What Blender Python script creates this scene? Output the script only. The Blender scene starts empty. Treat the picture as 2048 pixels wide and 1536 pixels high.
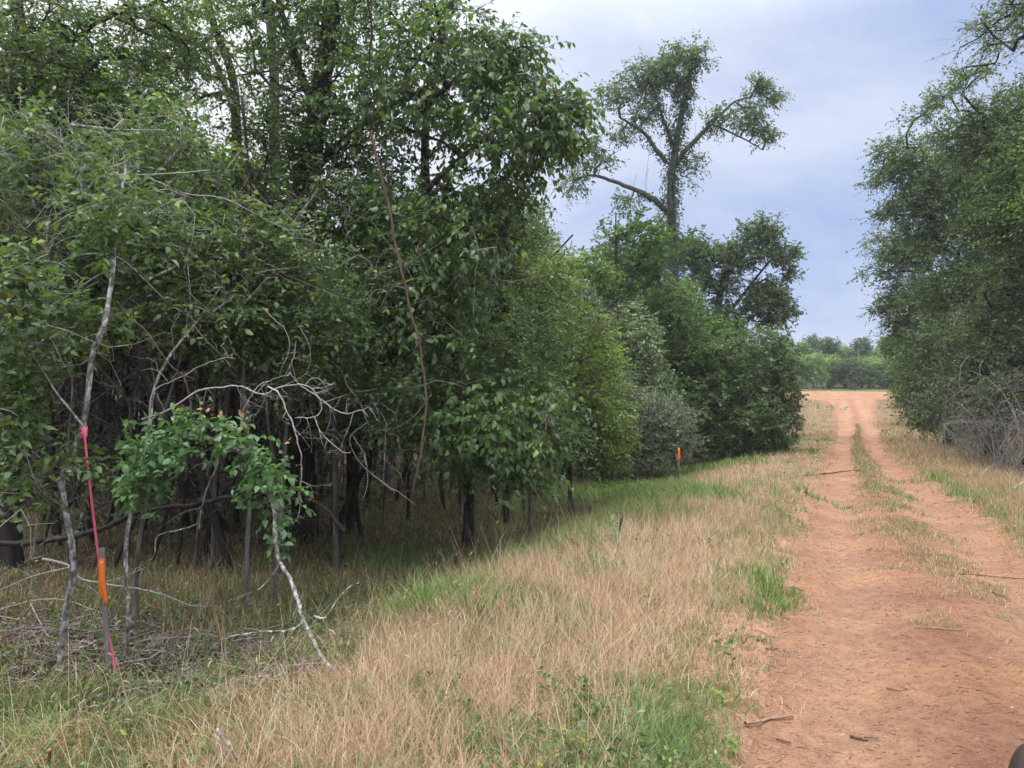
import bpy, math, random
import numpy as np
from mathutils import Vector

SEED = 7
random.seed(SEED)
R = np.random.default_rng(SEED)
scene = bpy.context.scene
COL = scene.collection

# ------------------------------------------------------------------ camera
F = 1490.0                      # focal length in pixels of the 2048 px wide photograph
CAM = np.array([0.0, 0.0, 2.1])
PITCH = math.radians(-0.7)
cam_d = bpy.data.cameras.new("camera")
cam_d.sensor_width = 36.0
cam_d.lens = 36.0 * F / 2048.0
cam_d.clip_start = 0.05
cam_d.clip_end = 3000.0
cam = bpy.data.objects.new("camera", cam_d)
cam.location = CAM
cam.rotation_euler = (math.radians(90) + PITCH, 0, 0)
COL.objects.link(cam)
scene.camera = cam

# ------------------------------------------------------------------ sky and sun (overcast)
SUN_EL, SUN_AZ = 62.0, -115.0    # azimuth measured from +Y towards +X
world = bpy.data.worlds.new("World")
scene.world = world
world.use_nodes = True
wn, wl = world.node_tree.nodes, world.node_tree.links
wn.clear()
w_out = wn.new("ShaderNodeOutputWorld")
w_bg = wn.new("ShaderNodeBackground")
w_bg.inputs["Strength"].default_value = 0.1
sky = wn.new("ShaderNodeTexSky")
sky.sky_type = 'NISHITA'
sky.sun_disc = False
sky.sun_elevation = math.radians(SUN_EL)
sky.sun_rotation = math.radians(SUN_AZ)
tc = wn.new("ShaderNodeTexCoord")
sep = wn.new("ShaderNodeSeparateXYZ")
wl.new(tc.outputs["Generated"], sep.inputs[0])
mp = wn.new("ShaderNodeMapping")
mp.inputs["Scale"].default_value = (1.0, 1.0, 2.2)
mp.inputs["Location"].default_value = (0.35, 0.1, 0.6)
wl.new(tc.outputs["Generated"], mp.inputs[0])
n1 = wn.new("ShaderNodeTexNoise")
n1.inputs["Scale"].default_value = 2.2
n1.inputs["Detail"].default_value = 6.0
n1.inputs["Roughness"].default_value = 0.58
n1.inputs["Distortion"].default_value = 0.35
wl.new(mp.outputs[0], n1.inputs["Vector"])
cr = wn.new("ShaderNodeValToRGB")
cr.color_ramp.elements[0].position = 0.40
cr.color_ramp.elements[0].color = (0.30, 0.385, 0.60, 1)
cr.color_ramp.elements[1].position = 0.62
cr.color_ramp.elements[1].color = (0.51, 0.56, 0.70, 1)
wl.new(n1.outputs["Fac"], cr.inputs[0])
# the cloud deck thins towards the zenith: brighter and whiter there
mr = wn.new("ShaderNodeMapRange")
mr.inputs["From Min"].default_value = 0.40
mr.inputs["From Max"].default_value = 0.95
mr.inputs["To Min"].default_value = 0.0
mr.inputs["To Max"].default_value = 1.0
wl.new(sep.outputs["Z"], mr.inputs["Value"])
mixz = wn.new("ShaderNodeMix")
mixz.data_type = 'RGBA'
mixz.inputs["B"].default_value = (3.0, 3.05, 3.2, 1)
wl.new(mr.outputs[0], mixz.inputs["Factor"])
wl.new(cr.outputs[0], mixz.inputs["A"])
# broad bright part of the cloud on the sun's side
dotn = wn.new("ShaderNodeVectorMath")
dotn.operation = 'DOT_PRODUCT'
wl.new(tc.outputs["Generated"], dotn.inputs[0])
dotn.inputs[1].default_value = (-0.52, 0.66, 0.54)
mr2 = wn.new("ShaderNodeMapRange")
mr2.interpolation_type = 'SMOOTHSTEP'
mr2.inputs["From Min"].default_value = 0.68
mr2.inputs["From Max"].default_value = 1.0
mr2.inputs["To Min"].default_value = 0.0
mr2.inputs["To Max"].default_value = 1.0
wl.new(dotn.outputs["Value"], mr2.inputs["Value"])
mixs = wn.new("ShaderNodeMix")
mixs.data_type = 'RGBA'
mixs.inputs["B"].default_value = (0.88, 0.88, 0.90, 1)
wl.new(mr2.outputs[0], mixs.inputs["Factor"])
wl.new(mixz.outputs["Result"], mixs.inputs["A"])
mul = wn.new("ShaderNodeMix")
mul.data_type = 'RGBA'
mul.blend_type = 'MULTIPLY'
mul.inputs["Factor"].default_value = 1.0
mul.inputs["B"].default_value = (10.0, 10.0, 10.0, 1)
wl.new(mixs.outputs["Result"], mul.inputs["A"])
mixc = wn.new("ShaderNodeMix")
mixc.data_type = 'RGBA'
mixc.inputs["Factor"].default_value = 0.93
wl.new(sky.outputs[0], mixc.inputs["A"])
wl.new(mul.outputs["Result"], mixc.inputs["B"])
wl.new(mixc.outputs["Result"], w_bg.inputs["Color"])
wl.new(w_bg.outputs[0], w_out.inputs["Surface"])

sun_d = bpy.data.lights.new("sun", 'SUN')
sun_d.energy = 1.5
sun_d.angle = math.radians(14)
sun_d.color = (1.0, 0.96, 0.9)
sun = bpy.data.objects.new("sun", sun_d)
_e, _a = math.radians(SUN_EL), math.radians(SUN_AZ)
_dir = Vector((math.cos(_e) * math.sin(_a), math.cos(_e) * math.cos(_a), math.sin(_e)))
sun.rotation_euler = _dir.to_track_quat('Z', 'Y').to_euler()
COL.objects.link(sun)

scene.view_settings.view_transform = 'Standard'
scene.view_settings.look = 'None'
scene.view_settings.exposure = 0.5
scene.view_settings.gamma = 1.0
scene.view_settings.use_curve_mapping = False
scene.cycles.max_bounces = 8
scene.cycles.diffuse_bounces = 4
scene.cycles.transmission_bounces = 4
scene.cycles.use_denoising = True
scene.cycles.caustics_reflective = False
scene.cycles.caustics_refractive = False

# ------------------------------------------------------------------ helpers: pixels to places
def ray(px, py):
    dx, dz = (px - 1024.0) / F, -(py - 768.0) / F
    c, s = math.cos(PITCH), math.sin(PITCH)
    return np.array([dx, c - dz * s, s + dz * c])

def at(px, py, Y):
    d = ray(px, py)
    return CAM + d * (Y / d[1])

def _hash(i, j, k):
    v = np.sin(i * 127.1 + j * 311.7 + k * 74.7) * 43758.5453
    return v - np.floor(v)

def vnoise(x, y, k=0):
    x, y = np.asarray(x, float), np.asarray(y, float)
    i, j = np.floor(x), np.floor(y)
    fx, fy = x - i, y - j
    fx, fy = fx * fx * (3 - 2 * fx), fy * fy * (3 - 2 * fy)
    a, b = _hash(i, j, k), _hash(i + 1, j, k)
    c, d = _hash(i, j + 1, k), _hash(i + 1, j + 1, k)
    return (a * (1 - fx) + b * fx) * (1 - fy) + (c * (1 - fx) + d * fx) * fy

def fbm(x, y, k=0, o=3):
    s, a, t = 0.0, 1.0, 0.0
    for q in range(o):
        s = s + a * vnoise(np.asarray(x) * 2 ** q, np.asarray(y) * 2 ** q, k + q * 13)
        t += a
        a *= 0.5
    return s / t

def sstep(a, b, x):
    t = np.clip((np.asarray(x, float) - a) / (b - a), 0, 1)
    return t * t * (3 - 2 * t)

# ------------------------------------------------------------------ lie of the land
RY = np.array([-60, -20, 0, 4, 5.2, 7, 9.5, 14, 20, 27, 35, 42, 50, 57, 65, 72, 80, 88, 95, 101])
RL = np.array([-26.6, -9.2, -0.5, 1.22, 1.75, 2.55, 3.62, 5.6, 8.25, 11.45, 15.05, 18.3, 21.8, 25.1, 28.5, 31.5, 34.7, 37.3, 39.0, 40.5])
RR = np.array([-23.4, -6.0, 2.6, 4.25, 4.8, 5.55, 6.62, 8.5, 11.15, 14.1, 17.55, 20.85, 24.5, 28.0, 31.6, 35.0, 38.6, 42.6, 47.2, 50.5])
RZ = np.interp(RY, [-60, 0, 4, 10, 20, 35, 50, 65, 80, 100, 115], [0.3, 0.05, 0.0, -0.2, -0.8, -1.6, -2.1, -2.1, -1.5, -0.3, 0.0])
RC = np.stack([(RL + RR) / 2, RY], 1)
_D = np.diff(RC, axis=0)
_LEN = np.linalg.norm(_D, axis=1)
_DU = _D / _LEN[:, None]

def road_coords(x, y):
    """offset left (+) of the road's centre line, half width there, road level there."""
    x, y = np.atleast_1d(np.asarray(x, float)), np.atleast_1d(np.asarray(y, float))
    best = np.full(x.shape, 1e9)
    off, hw, zz, tt = np.zeros_like(x), np.zeros_like(x), np.zeros_like(x), np.zeros_like(x)
    for k in range(len(_D)):
        dx, dy = x - RC[k, 0], y - RC[k, 1]
        s = (dx * _DU[k, 0] + dy * _DU[k, 1]) / _LEN[k]
        if k == 0:
            s = np.minimum(s, 1)
        elif k == len(_D) - 1:
            s = np.maximum(s, 0)
        else:
            s = np.clip(s, 0, 1)
        ex, ey = dx - s * _D[k, 0], dy - s * _D[k, 1]
        d = np.hypot(ex, ey)
        m = d < best
        best = np.where(m, d, best)
        sgn = np.where(ex * -_DU[k, 1] + ey * _DU[k, 0] > 0, 1.0, -1.0)
        off = np.where(m, sgn * d, off)
        c = 0.5 * _DU[k, 1]
        sc = np.clip(s, 0, 1)
        hw = np.where(m, c * ((RR - RL)[k] * (1 - sc) + (RR - RL)[k + 1] * sc), hw)
        zz = np.where(m, RZ[k] * (1 - sc) + RZ[k + 1] * sc, zz)
        tt = np.where(m, RY[k] * (1 - s) + RY[k + 1] * s, tt)
    off = np.where(y > 101.5, 30.0 + 0 * off, off)
    return off, hw, zz, tt

CLEAR = (43.6, 98.0, 11.0, 8.8)     # far clearing: centre x, y and half sizes

def land(x, y):
    x, y = np.atleast_1d(np.asarray(x, float)), np.atleast_1d(np.asarray(y, float))
    off, hw, zr, tt = road_coords(x, y)
    far = sstep(104, 118, y)
    zr = zr * (1 - far)
    e = np.abs(off) - hw
    left = off > 0
    berm = 0.07 * sstep(-0.3, 0.5, e)
    drop = np.where(left, -0.62 * sstep(1.5, 5.7, e), -0.28 * sstep(1.2, 4.0, e))
    bump = (fbm(x * 0.55, y * 0.55, 3) - 0.5) * 0.22 * sstep(0.0, 1.6, e) + (vnoise(x * 2.1, y * 2.1, 9) - 0.5) * 0.05 * sstep(0.0, 0.8, e)
    big = (fbm(x * 0.06, y * 0.06, 21) - 0.5) * 0.7 * sstep(4, 14, e) * (1 - sstep(86, 98, y))
    drop = drop * (1 - sstep(76, 89, y))
    z = zr + berm + drop + bump + big * (1 - far)
    inside = 1 - sstep(-0.35, 0.05, e)
    z = z - inside * (0.17 + 0.0022 * np.clip(y, 0, 120))
    cx, cy, ca, cb = CLEAR
    q = ((x - cx) / ca) ** 2 + ((y - cy) / cb) ** 2
    z = z - 0.25 * (1 - sstep(0.9, 1.5, q)) * sstep(84, 88, y)
    return z

def road_z(x, y, off, hw, zr):
    rut = np.exp(-((np.abs(off) - 0.78) / 0.30) ** 2)
    z = zr - 0.085 * rut + 0.02 * np.exp(-(off / 0.35) ** 2)
    z = z + (fbm(x * 1.3, y * 1.3, 5) - 0.5) * 0.012 + (fbm(x * 7, y * 7, 15) - 0.5) * 0.017
    e = np.abs(off) - hw
    return z - 0.05 * sstep(-0.15, 0.3, e)

def top_z(x, y):
    """height of what one stands on: road or land."""
    x, y = np.atleast_1d(np.asarray(x, float)), np.atleast_1d(np.asarray(y, float))
    off, hw, zr, tt = road_coords(x, y)
    g = land(x, y)
    r = road_z(x, y, off, hw, zr)
    return np.where((np.abs(off) < hw + 0.1) & (y < 100), np.maximum(g, r), g)

_T = 2.0 * 1.012 ** np.arange(400)
def ground(px, py):
    d = ray(px, py)
    p = CAM + d * _T[:, None]
    under = p[:, 2] < top_z(p[:, 0], p[:, 1])
    k = int(np.argmax(under)) if under.any() else len(_T) - 1
    a, b = _T[max(0, k - 1)], _T[k]
    for _ in range(2):
        t = np.linspace(a, b, 24)
        p = CAM + d * t[:, None]
        u = p[:, 2] < top_z(p[:, 0], p[:, 1])
        k = int(np.argmax(u)) if u.any() else 23
        a, b = t[max(0, k - 1)], t[k]
    return CAM + d * b

# ------------------------------------------------------------------ helpers: meshes
def make_mesh(name, V, faces, col=None, smooth=False):
    """faces: list of int arrays (n,3) or (n,4); col: list of matching (n,3) arrays (colour of the thing itself, per face)"""
    me = bpy.data.meshes.new(name)
    V = np.asarray(V, np.float32)
    me.vertices.add(len(V))
    me.vertices.foreach_set("co", V.ravel())
    faces = [np.asarray(f, np.int32) for f in faces if len(f)]
    loops = np.concatenate([f.ravel() for f in faces])
    cnt = np.concatenate([np.full(len(f), f.shape[1], np.int32) for f in faces])
    st = np.concatenate([[0], np.cumsum(cnt)[:-1]]).astype(np.int32)
    me.loops.add(len(loops))
    me.loops.foreach_set("vertex_index", loops)
    me.polygons.add(len(cnt))
    me.polygons.foreach_set("loop_start", st)
    me.polygons.foreach_set("loop_total", cnt)
    if smooth:
        me.polygons.foreach_set("use_smooth", np.ones(len(cnt), bool))
    me.update(calc_edges=True)
    me.validate()
    if col is not None:
        c = np.concatenate([np.asarray(k, np.float32) for k in col if len(k)])
        c = np.concatenate([c, np.ones((len(c), 1), np.float32)], 1)
        a = me.attributes.new("tint", 'FLOAT_COLOR', 'FACE')
        a.data.foreach_set("color", c.ravel())
    return me

def link(name, me, mat=None, parent=None):
    o = bpy.data.objects.new(name, me)
    if mat is not None and me is not None:
        me.materials.append(mat)
    COL.objects.link(o)
    if parent is not None:
        o.parent = parent
    return o

def tag(o, label=None, cat=None, group=None, kind=None):
    if label: o["label"] = label
    if cat: o["category"] = cat
    if group: o["group"] = group
    if kind: o["kind"] = kind
    return o

def thing(name, loc, label, cat, group=None):
    o = bpy.data.objects.new(name, None)
    o.location = Vector([float(v) for v in loc])
    o.empty_display_size = 0.2
    COL.objects.link(o)
    return tag(o, label, cat, group)

def unit(v):
    v = np.asarray(v, float)
    return v / np.maximum(np.linalg.norm(v, axis=-1, keepdims=True), 1e-9)

def resample(path, k):
    """smooth (Catmull-Rom) resampling of a polyline with any number of columns to k rows."""
    p = np.asarray(path, float)
    if len(p) == 2:
        t = np.linspace(0, 1, k)[:, None]
        return p[0] * (1 - t) + p[1] * t
    q = np.vstack([2 * p[0] - p[1], p, 2 * p[-1] - p[-2]])
    d = np.linalg.norm(np.diff(p[:, :3], axis=0), axis=1)
    s = np.concatenate([[0], np.cumsum(d)])
    u = np.interp(np.linspace(0, s[-1], k), s, np.arange(len(p)))
    i = np.minimum(u.astype(int), len(p) - 2)
    t = (u - i)[:, None]
    a, b, c, e = q[i], q[i + 1], q[i + 2], q[i + 3]
    return 0.5 * (2 * b + (c - a) * t + (2 * a - 5 * b + 4 * c - e) * t * t + (3 * b - a - 3 * c + e) * t ** 3)

def tubes(paths, radii, sides, cap=True):
    """paths (n,k,3), radii (n,k): n tubes at once. returns verts, [quads, tris]"""
    P, r = np.asarray(paths, float), np.asarray(radii, float)
    n, k, _ = P.shape
    T = np.empty_like(P)
    T[:, 1:-1] = P[:, 2:] - P[:, :-2]
    T[:, 0], T[:, -1] = P[:, 1] - P[:, 0], P[:, -1] - P[:, -2]
    T = unit(T)
    ref = unit(np.cross(unit(P[:, -1] - P[:, 0]), np.array([0.31, 0.87, 0.38])))
    ref = np.repeat(ref[:, None], k, 1)
    A = unit(ref - (ref * T).sum(-1, keepdims=True) * T)
    B = np.cross(T, A)
    an = np.arange(sides) * 2 * math.pi / sides
    V = P[:, :, None] + r[:, :, None, None] * (A[:, :, None] * np.cos(an)[:, None] + B[:, :, None] * np.sin(an)[:, None])
    V = V.reshape(-1, 3)
    base = (np.arange(n) * k * sides)[:, None, None] + (np.arange(k - 1) * sides)[None, :, None]
    j = np.arange(sides)[None, None]
    j2 = (j + 1) % sides
    Q = np.stack([base + j, base + j2, base + sides + j2, base + sides + j], -1).reshape(-1, 4)
    f = [Q]
    if cap:
        e = np.arange(n) * k * sides
        if sides == 3:
            f.append(np.stack([e + 2, e + 1, e], 1))
            e2 = e + (k - 1) * sides
            f.append(np.stack([e2, e2 + 1, e2 + 2], 1))
        else:
            e2 = e + (k - 1) * sides
            f.append(np.stack([e2[:, None] + i for i in range(sides)], -1).reshape(-1, sides)) if sides == 4 else f.append(
                np.concatenate([np.stack([e2, e2 + i, e2 + i + 1], 1) for i in range(1, sides - 1)]))
    return V, f

class Bag:
    """collects pieces of geometry for one mesh"""
    def __init__(s):
        s.V, s.F, s.C, s.n = [], [], [], 0
    def add(s, V, faces, col=None):
        for f in faces:
            if not len(f): continue
            s.F.append(np.asarray(f) + s.n)
            if col is not None:
                c = np.asarray(col, float)
                s.C.append(np.tile(c, (len(f), 1)) if c.ndim == 1 else c)
        s.V.append(np.asarray(V))
        s.n += len(V)
    def mesh(s, name, smooth=False):
        q = [f for f in s.F if f.shape[1] == 4]
        t = [f for f in s.F if f.shape[1] == 3]
        c = None
        if s.C:
            c = [s.C[i] for i, f in enumerate(s.F) if f.shape[1] == 4] + [s.C[i] for i, f in enumerate(s.F) if f.shape[1] == 3]
        return make_mesh(name, np.concatenate(s.V), q + t, c, smooth)

def one_tube(path, radii, sides=8, k=None, wob=0.0, seed=0):
    p = np.asarray(path, float)
    rr = np.asarray(radii, float)
    if rr.ndim == 0: rr = np.full(len(p), float(rr))
    if len(rr) != len(p): rr = np.interp(np.linspace(0, 1, len(p)), np.linspace(0, 1, len(rr)), rr)
    k = k or max(6, len(p) * 4)
    q = resample(np.column_stack([p, rr]), k)
    if wob:
        g = np.random.default_rng(seed + 991)
        o = np.cumsum(g.normal(0, 1, (k, 3)), 0)
        o -= np.linspace(0, 1, k)[:, None] * o[-1] + (1 - np.linspace(0, 1, k)[:, None]) * o[0]
        q[:, :3] += o * wob
    q[:, 3] = np.maximum(q[:, 3], 0.0008)
    return q[:, :3], q[:, 3]

# ------------------------------------------------------------------ materials
def new_mat(name):
    m = bpy.data.materials.new(name)
    m.use_nodes = True
    nt = m.node_tree
    b = nt.nodes["Principled BSDF"]
    return m, nt, b

def N(nt, kind, **kw):
    n = nt.nodes.new(kind)
    for k, v in kw.items():
        if k in n.inputs: n.inputs[k].default_value = v
        else: setattr(n, k, v)
    return n

def ramp(nt, fac, stops):
    c = nt.nodes.new("ShaderNodeValToRGB")
    el = c.color_ramp.elements
    while len(el) < len(stops): el.new(0.5)
    for e, (p, rgb) in zip(el, stops):
        e.position, e.color = p, (*rgb, 1)
    nt.links.new(fac, c.inputs[0])
    return c.outputs[0]

def bumped(nt, b, height, strength=0.5, dist=0.01):
    n = nt.nodes.new("ShaderNodeBump")
    n.inputs["Strength"].default_value = strength
    n.inputs["Distance"].default_value = dist
    nt.links.new(height, n.inputs["Height"])
    nt.links.new(n.outputs[0], b.inputs["Normal"])

def leaf_material(name, rough=0.42, trans=0.35, spec=0.4, tgain=(1.25, 1.35, 0.6)):
    m, nt, b = new_mat(name)
    at_ = N(nt, "ShaderNodeAttribute", attribute_name="tint")
    b.inputs["Roughness"].default_value = rough
    b.inputs["Specular IOR Level"].default_value = spec
    nt.links.new(at_.outputs["Color"], b.inputs["Base Color"])
    tr = N(nt, "ShaderNodeBsdfTranslucent")
    mx = N(nt, "ShaderNodeMix", data_type='RGBA', blend_type='MULTIPLY', Factor=1.0)
    mx.inputs["B"].default_value = (*tgain, 1)
    nt.links.new(at_.outputs["Color"], mx.inputs["A"])
    nt.links.new(mx.outputs["Result"], tr.inputs["Color"])
    ms = N(nt, "ShaderNodeMixShader", Fac=trans)
    nt.links.new(b.outputs[0], ms.inputs[1])
    nt.links.new(tr.outputs[0], ms.inputs[2])
    nt.links.new(ms.outputs[0], nt.nodes["Material Output"].inputs["Surface"])
    return m

def bark_material(name, stops, scale=14.0, stretch=0.18, bump=0.7, dist=0.02, rough=0.9):
    m, nt, b = new_mat(name)
    g = N(nt, "ShaderNodeNewGeometry")
    mpn = N(nt, "ShaderNodeMapping")
    mpn.inputs["Scale"].default_value = (1, 1, stretch)
    nt.links.new(g.outputs["Position"], mpn.inputs[0])
    n = N(nt, "ShaderNodeTexNoise", Scale=scale, Detail=6.0, Roughness=0.65)
    nt.links.new(mpn.outputs[0], n.inputs["Vector"])
    nt.links.new(ramp(nt, n.outputs["Fac"], stops), b.inputs["Base Color"])
    b.inputs["Roughness"].default_value = rough
    b.inputs["Specular IOR Level"].default_value = 0.15
    bumped(nt, b, n.outputs["Fac"], bump, dist)
    return m

def plain(name, rgb, rough=0.6, var=0.15, scale=30.0, spec=0.3):
    m, nt, b = new_mat(name)
    g = N(nt, "ShaderNodeNewGeometry")
    n = N(nt, "ShaderNodeTexNoise", Scale=scale, Detail=4.0)
    nt.links.new(g.outputs["Position"], n.inputs["Vector"])
    a = tuple(c * (1 - var) for c in rgb)
    c_ = tuple(min(1, c * (1 + var)) for c in rgb)
    nt.links.new(ramp(nt, n.outputs["Fac"], [(0.3, a), (0.7, c_)]), b.inputs["Base Color"])
    b.inputs["Roughness"].default_value = rough
    b.inputs["Specular IOR Level"].default_value = spec
    return m

M_LEAF = leaf_material("leaf", rough=0.38, spec=0.5, trans=0.4)
M_LEAF_FAR = leaf_material("leaf_far", rough=0.55, trans=0.42, spec=0.3)
M_GRASS = leaf_material("grass_blade", rough=0.6, trans=0.3, spec=0.2, tgain=(1.1, 1.1, 0.8))
M_BARK = bark_material("bark_dark", [(0.3, (0.018, 0.014, 0.012)), (0.6, (0.052, 0.042, 0.036)), (0.8, (0.11, 0.096, 0.085))])
M_BARK_MID = bark_material("bark_grey", [(0.3, (0.045, 0.037, 0.032)), (0.55, (0.12, 0.105, 0.09)), (0.8, (0.25, 0.23, 0.205))])
M_LICHEN = bark_material("bark_lichen", [(0.36, (0.075, 0.062, 0.055)), (0.50, (0.21, 0.19, 0.17)), (0.58, (0.40, 0.40, 0.375)), (0.70, (0.60, 0.61, 0.58))], scale=26, stretch=0.55, dist=0.006)
M_DEAD = bark_material("dead_wood", [(0.3, (0.22, 0.195, 0.175)), (0.5, (0.40, 0.375, 0.35)), (0.75, (0.58, 0.56, 0.53))], scale=30, stretch=0.5, dist=0.004)
M_DEADMID = bark_material("dead_wood_grey", [(0.3, (0.16, 0.14, 0.125)), (0.52, (0.33, 0.305, 0.28)), (0.75, (0.52, 0.49, 0.46))], scale=24, stretch=0.6, dist=0.005)
M_DEADGREY = bark_material("dead_brush", [(0.3, (0.12, 0.105, 0.105)), (0.7, (0.28, 0.255, 0.255))], scale=20, stretch=0.5, dist=0.004)
M_VINE = bark_material("vine_bark", [(0.3, (0.07, 0.045, 0.034)), (0.7, (0.20, 0.135, 0.105))], scale=40, stretch=0.15, dist=0.006)
M_STICK = bark_material("stick_bark", [(0.3, (0.05, 0.032, 0.025)), (0.7, (0.17, 0.11, 0.085))], scale=40, stretch=0.5, dist=0.004)
M_TANSTICK = bark_material("bare_stick", [(0.3, (0.20, 0.12, 0.08)), (0.7, (0.40, 0.26, 0.18))], scale=40, stretch=0.5, dist=0.004)
M_LATH = bark_material("weathered_lath", [(0.3, (0.17, 0.135, 0.12)), (0.7, (0.30, 0.25, 0.225))], scale=60, stretch=0.05, bump=0.4, dist=0.002)
M_ORANGE = plain("orange_tape", (0.95, 0.20, 0.025), rough=0.4, var=0.06)
M_PINK = plain("pink_tape", (0.90, 0.17, 0.26), rough=0.4, var=0.06)
M_PLASTIC = plain("dark_plastic", (0.05, 0.036, 0.032), rough=0.35, var=0.1, spec=0.5)

def tint_material(name, rough=0.85, spec=0.15):
    m, nt, b = new_mat(name)
    a = N(nt, "ShaderNodeAttribute", attribute_name="tint")
    nt.links.new(a.outputs["Color"], b.inputs["Base Color"])
    b.inputs["Roughness"].default_value = rough
    b.inputs["Specular IOR Level"].default_value = spec
    return m
M_LITTER = tint_material("litter")

def dirt_material(name, tone=1.0):
    m, nt, b = new_mat(name)
    g = N(nt, "ShaderNodeNewGeometry")
    big = N(nt, "ShaderNodeTexNoise", Scale=0.9, Detail=5.0, Roughness=0.6)
    mid = N(nt, "ShaderNodeTexNoise", Scale=9.0, Detail=6.0, Roughness=0.65)
    fine = N(nt, "ShaderNodeTexNoise", Scale=60.0, Detail=5.0, Roughness=0.7)
    vor = N(nt, "ShaderNodeTexVoronoi", Scale=55.0)
    for n in (big, mid, fine, vor):
        nt.links.new(g.outputs["Position"], n.inputs["Vector"])
    c1 = ramp(nt, big.outputs["Fac"], [(0.3, (0.36 * tone, 0.198 * tone, 0.128 * tone)), (0.5, (0.45 * tone, 0.258 * tone, 0.161 * tone)), (0.7, (0.55 * tone, 0.31 * tone, 0.175 * tone))])
    c2 = ramp(nt, mid.outputs["Fac"], [(0.32, (0.66, 0.62, 0.62)), (0.6, (1.0, 1.0, 1.0)), (0.78, (1.16, 1.16, 1.16))])
    c3 = ramp(nt, fine.outputs["Fac"], [(0.33, (0.55, 0.5, 0.5)), (0.5, (1.0, 1.0, 1.0)), (0.72, (1.25, 1.25, 1.25))])
    c4 = ramp(nt, vor.outputs["Distance"], [(0.02, (0.62, 0.6, 0.6)), (0.16, (1, 1, 1))])
    out = c1
    at_ = N(nt, "ShaderNodeAttribute", attribute_name="tint")
    for c in (c2, c3, c4) + ((at_.outputs["Color"],) if name == "red_dirt" else ()):
        x = N(nt, "ShaderNodeMix", data_type='RGBA', blend_type='MULTIPLY', Factor=0.8)
        nt.links.new(out, x.inputs["A"])
        nt.links.new(c, x.inputs["B"])
        out = x.outputs["Result"]
    nt.links.new(out, b.inputs["Base Color"])
    b.inputs["Roughness"].default_value = 0.95
    b.inputs["Specular IOR Level"].default_value = 0.1
    add = N(nt, "ShaderNodeMath", operation='ADD')
    nt.links.new(mid.outputs["Fac"], add.inputs[0])
    nt.links.new(fine.outputs["Fac"], add.inputs[1])
    bumped(nt, b, add.outputs[0], 1.0, 0.03)
    return m
M_DIRT = dirt_material("red_dirt", 0.96)
M_DIRT_BARE = dirt_material("orange_dirt", 0.9)

def soil_material():
    m, nt, b = new_mat("soil")
    a = N(nt, "ShaderNodeAttribute", attribute_name="tint")
    g = N(nt, "ShaderNodeNewGeometry")
    mid = N(nt, "ShaderNodeTexNoise", Scale=7.0, Detail=7.0, Roughness=0.7)
    fine = N(nt, "ShaderNodeTexNoise", Scale=45.0, Detail=5.0, Roughness=0.7)
    nt.links.new(g.outputs["Position"], mid.inputs["Vector"])
    nt.links.new(g.outputs["Position"], fine.inputs["Vector"])
    out = a.outputs["Color"]
    for n, lo, hi in ((mid, 0.5, 1.35), (fine, 0.45, 1.4)):
        c = ramp(nt, n.outputs["Fac"], [(0.3, (lo, lo, lo)), (0.7, (hi, hi, hi))])
        x = N(nt, "ShaderNodeMix", data_type='RGBA', blend_type='MULTIPLY', Factor=1.0)
        nt.links.new(out, x.inputs["A"])
        nt.links.new(c, x.inputs["B"])
        out = x.outputs["Result"]
    nt.links.new(out, b.inputs["Base Color"])
    b.inputs["Roughness"].default_value = 0.95
    b.inputs["Specular IOR Level"].default_value = 0.1
    bumped(nt, b, mid.outputs["Fac"], 0.8, 0.04)
    return m
M_SOIL = soil_material()

# ------------------------------------------------------------------ the ground sheet
def axis(parts, out_lo, out_hi):
    a = []
    for lo, hi, st in parts:
        a += list(np.arange(lo, hi - 1e-6, st))
    a.append(parts[-1][1])
    x, s = a[-1], parts[-1][2]
    while x < out_hi:
        s *= 1.35
        x += s
        a.append(x)
    x, s, lo = a[0], parts[0][2], []
    while x > out_lo:
        s *= 1.35
        x -= s
        lo.append(x)
    return np.array(lo[::-1] + a)

gx = axis([(-60, -11, 1.4), (-11, 16, 0.25), (16, 62, 0.7)], -800, 900)
gy = axis([(-6, 2, 0.6), (2, 30, 0.25), (30, 122, 0.7)], -300, 1200)
GX, GY = np.meshgrid(gx, gy)
GZ = land(GX.ravel(), GY.ravel())
nx, ny = len(gx), len(gy)
idx = np.arange(nx * ny).reshape(ny, nx)
quads = np.stack([idx[:-1, :-1].ravel(), idx[:-1, 1:].ravel(), idx[1:, 1:].ravel(), idx[1:, :-1].ravel()], 1)
fcx = (GX[:-1, :-1] + GX[1:, 1:]).ravel() / 2
fcy = (GY[:-1, :-1] + GY[1:, 1:]).ravel() / 2
off, hw, zr, tt = road_coords(fcx, fcy)
e = np.abs(off) - hw
red, straw, litter = np.array([0.35, 0.195, 0.12]), np.array([0.24, 0.165, 0.095]), np.array([0.082, 0.058, 0.046])
w1 = np.where(off > 0, sstep(0.0, 1.1, e + (fbm(fcx * 1.1, fcy * 1.1, 31) - 0.5) * 1.4), sstep(-.1, .6, e))[:, None]
w2 = sstep(2.6, 4.8, e + (fbm(fcx * 0.7, fcy * 0.7, 41) - 0.5) * 1.5)[:, None]
gcol = (red * (1 - w1) + straw * w1) * (1 - w2) + litter * w2
wf = (sstep(104.5, 106.5, fcy) * (1 - sstep(118, 124, fcy)))[:, None]
gcol = gcol * (1 - wf) + np.array([.15, .17, .065]) * wf
ground_o = link("ground", make_mesh("ground", np.column_stack([GX.ravel(), GY.ravel(), GZ]), [quads], [gcol], True), M_SOIL)
tag(ground_o, "straw coloured verge and brown leaf littered woodland floor", kind="structure")

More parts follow.
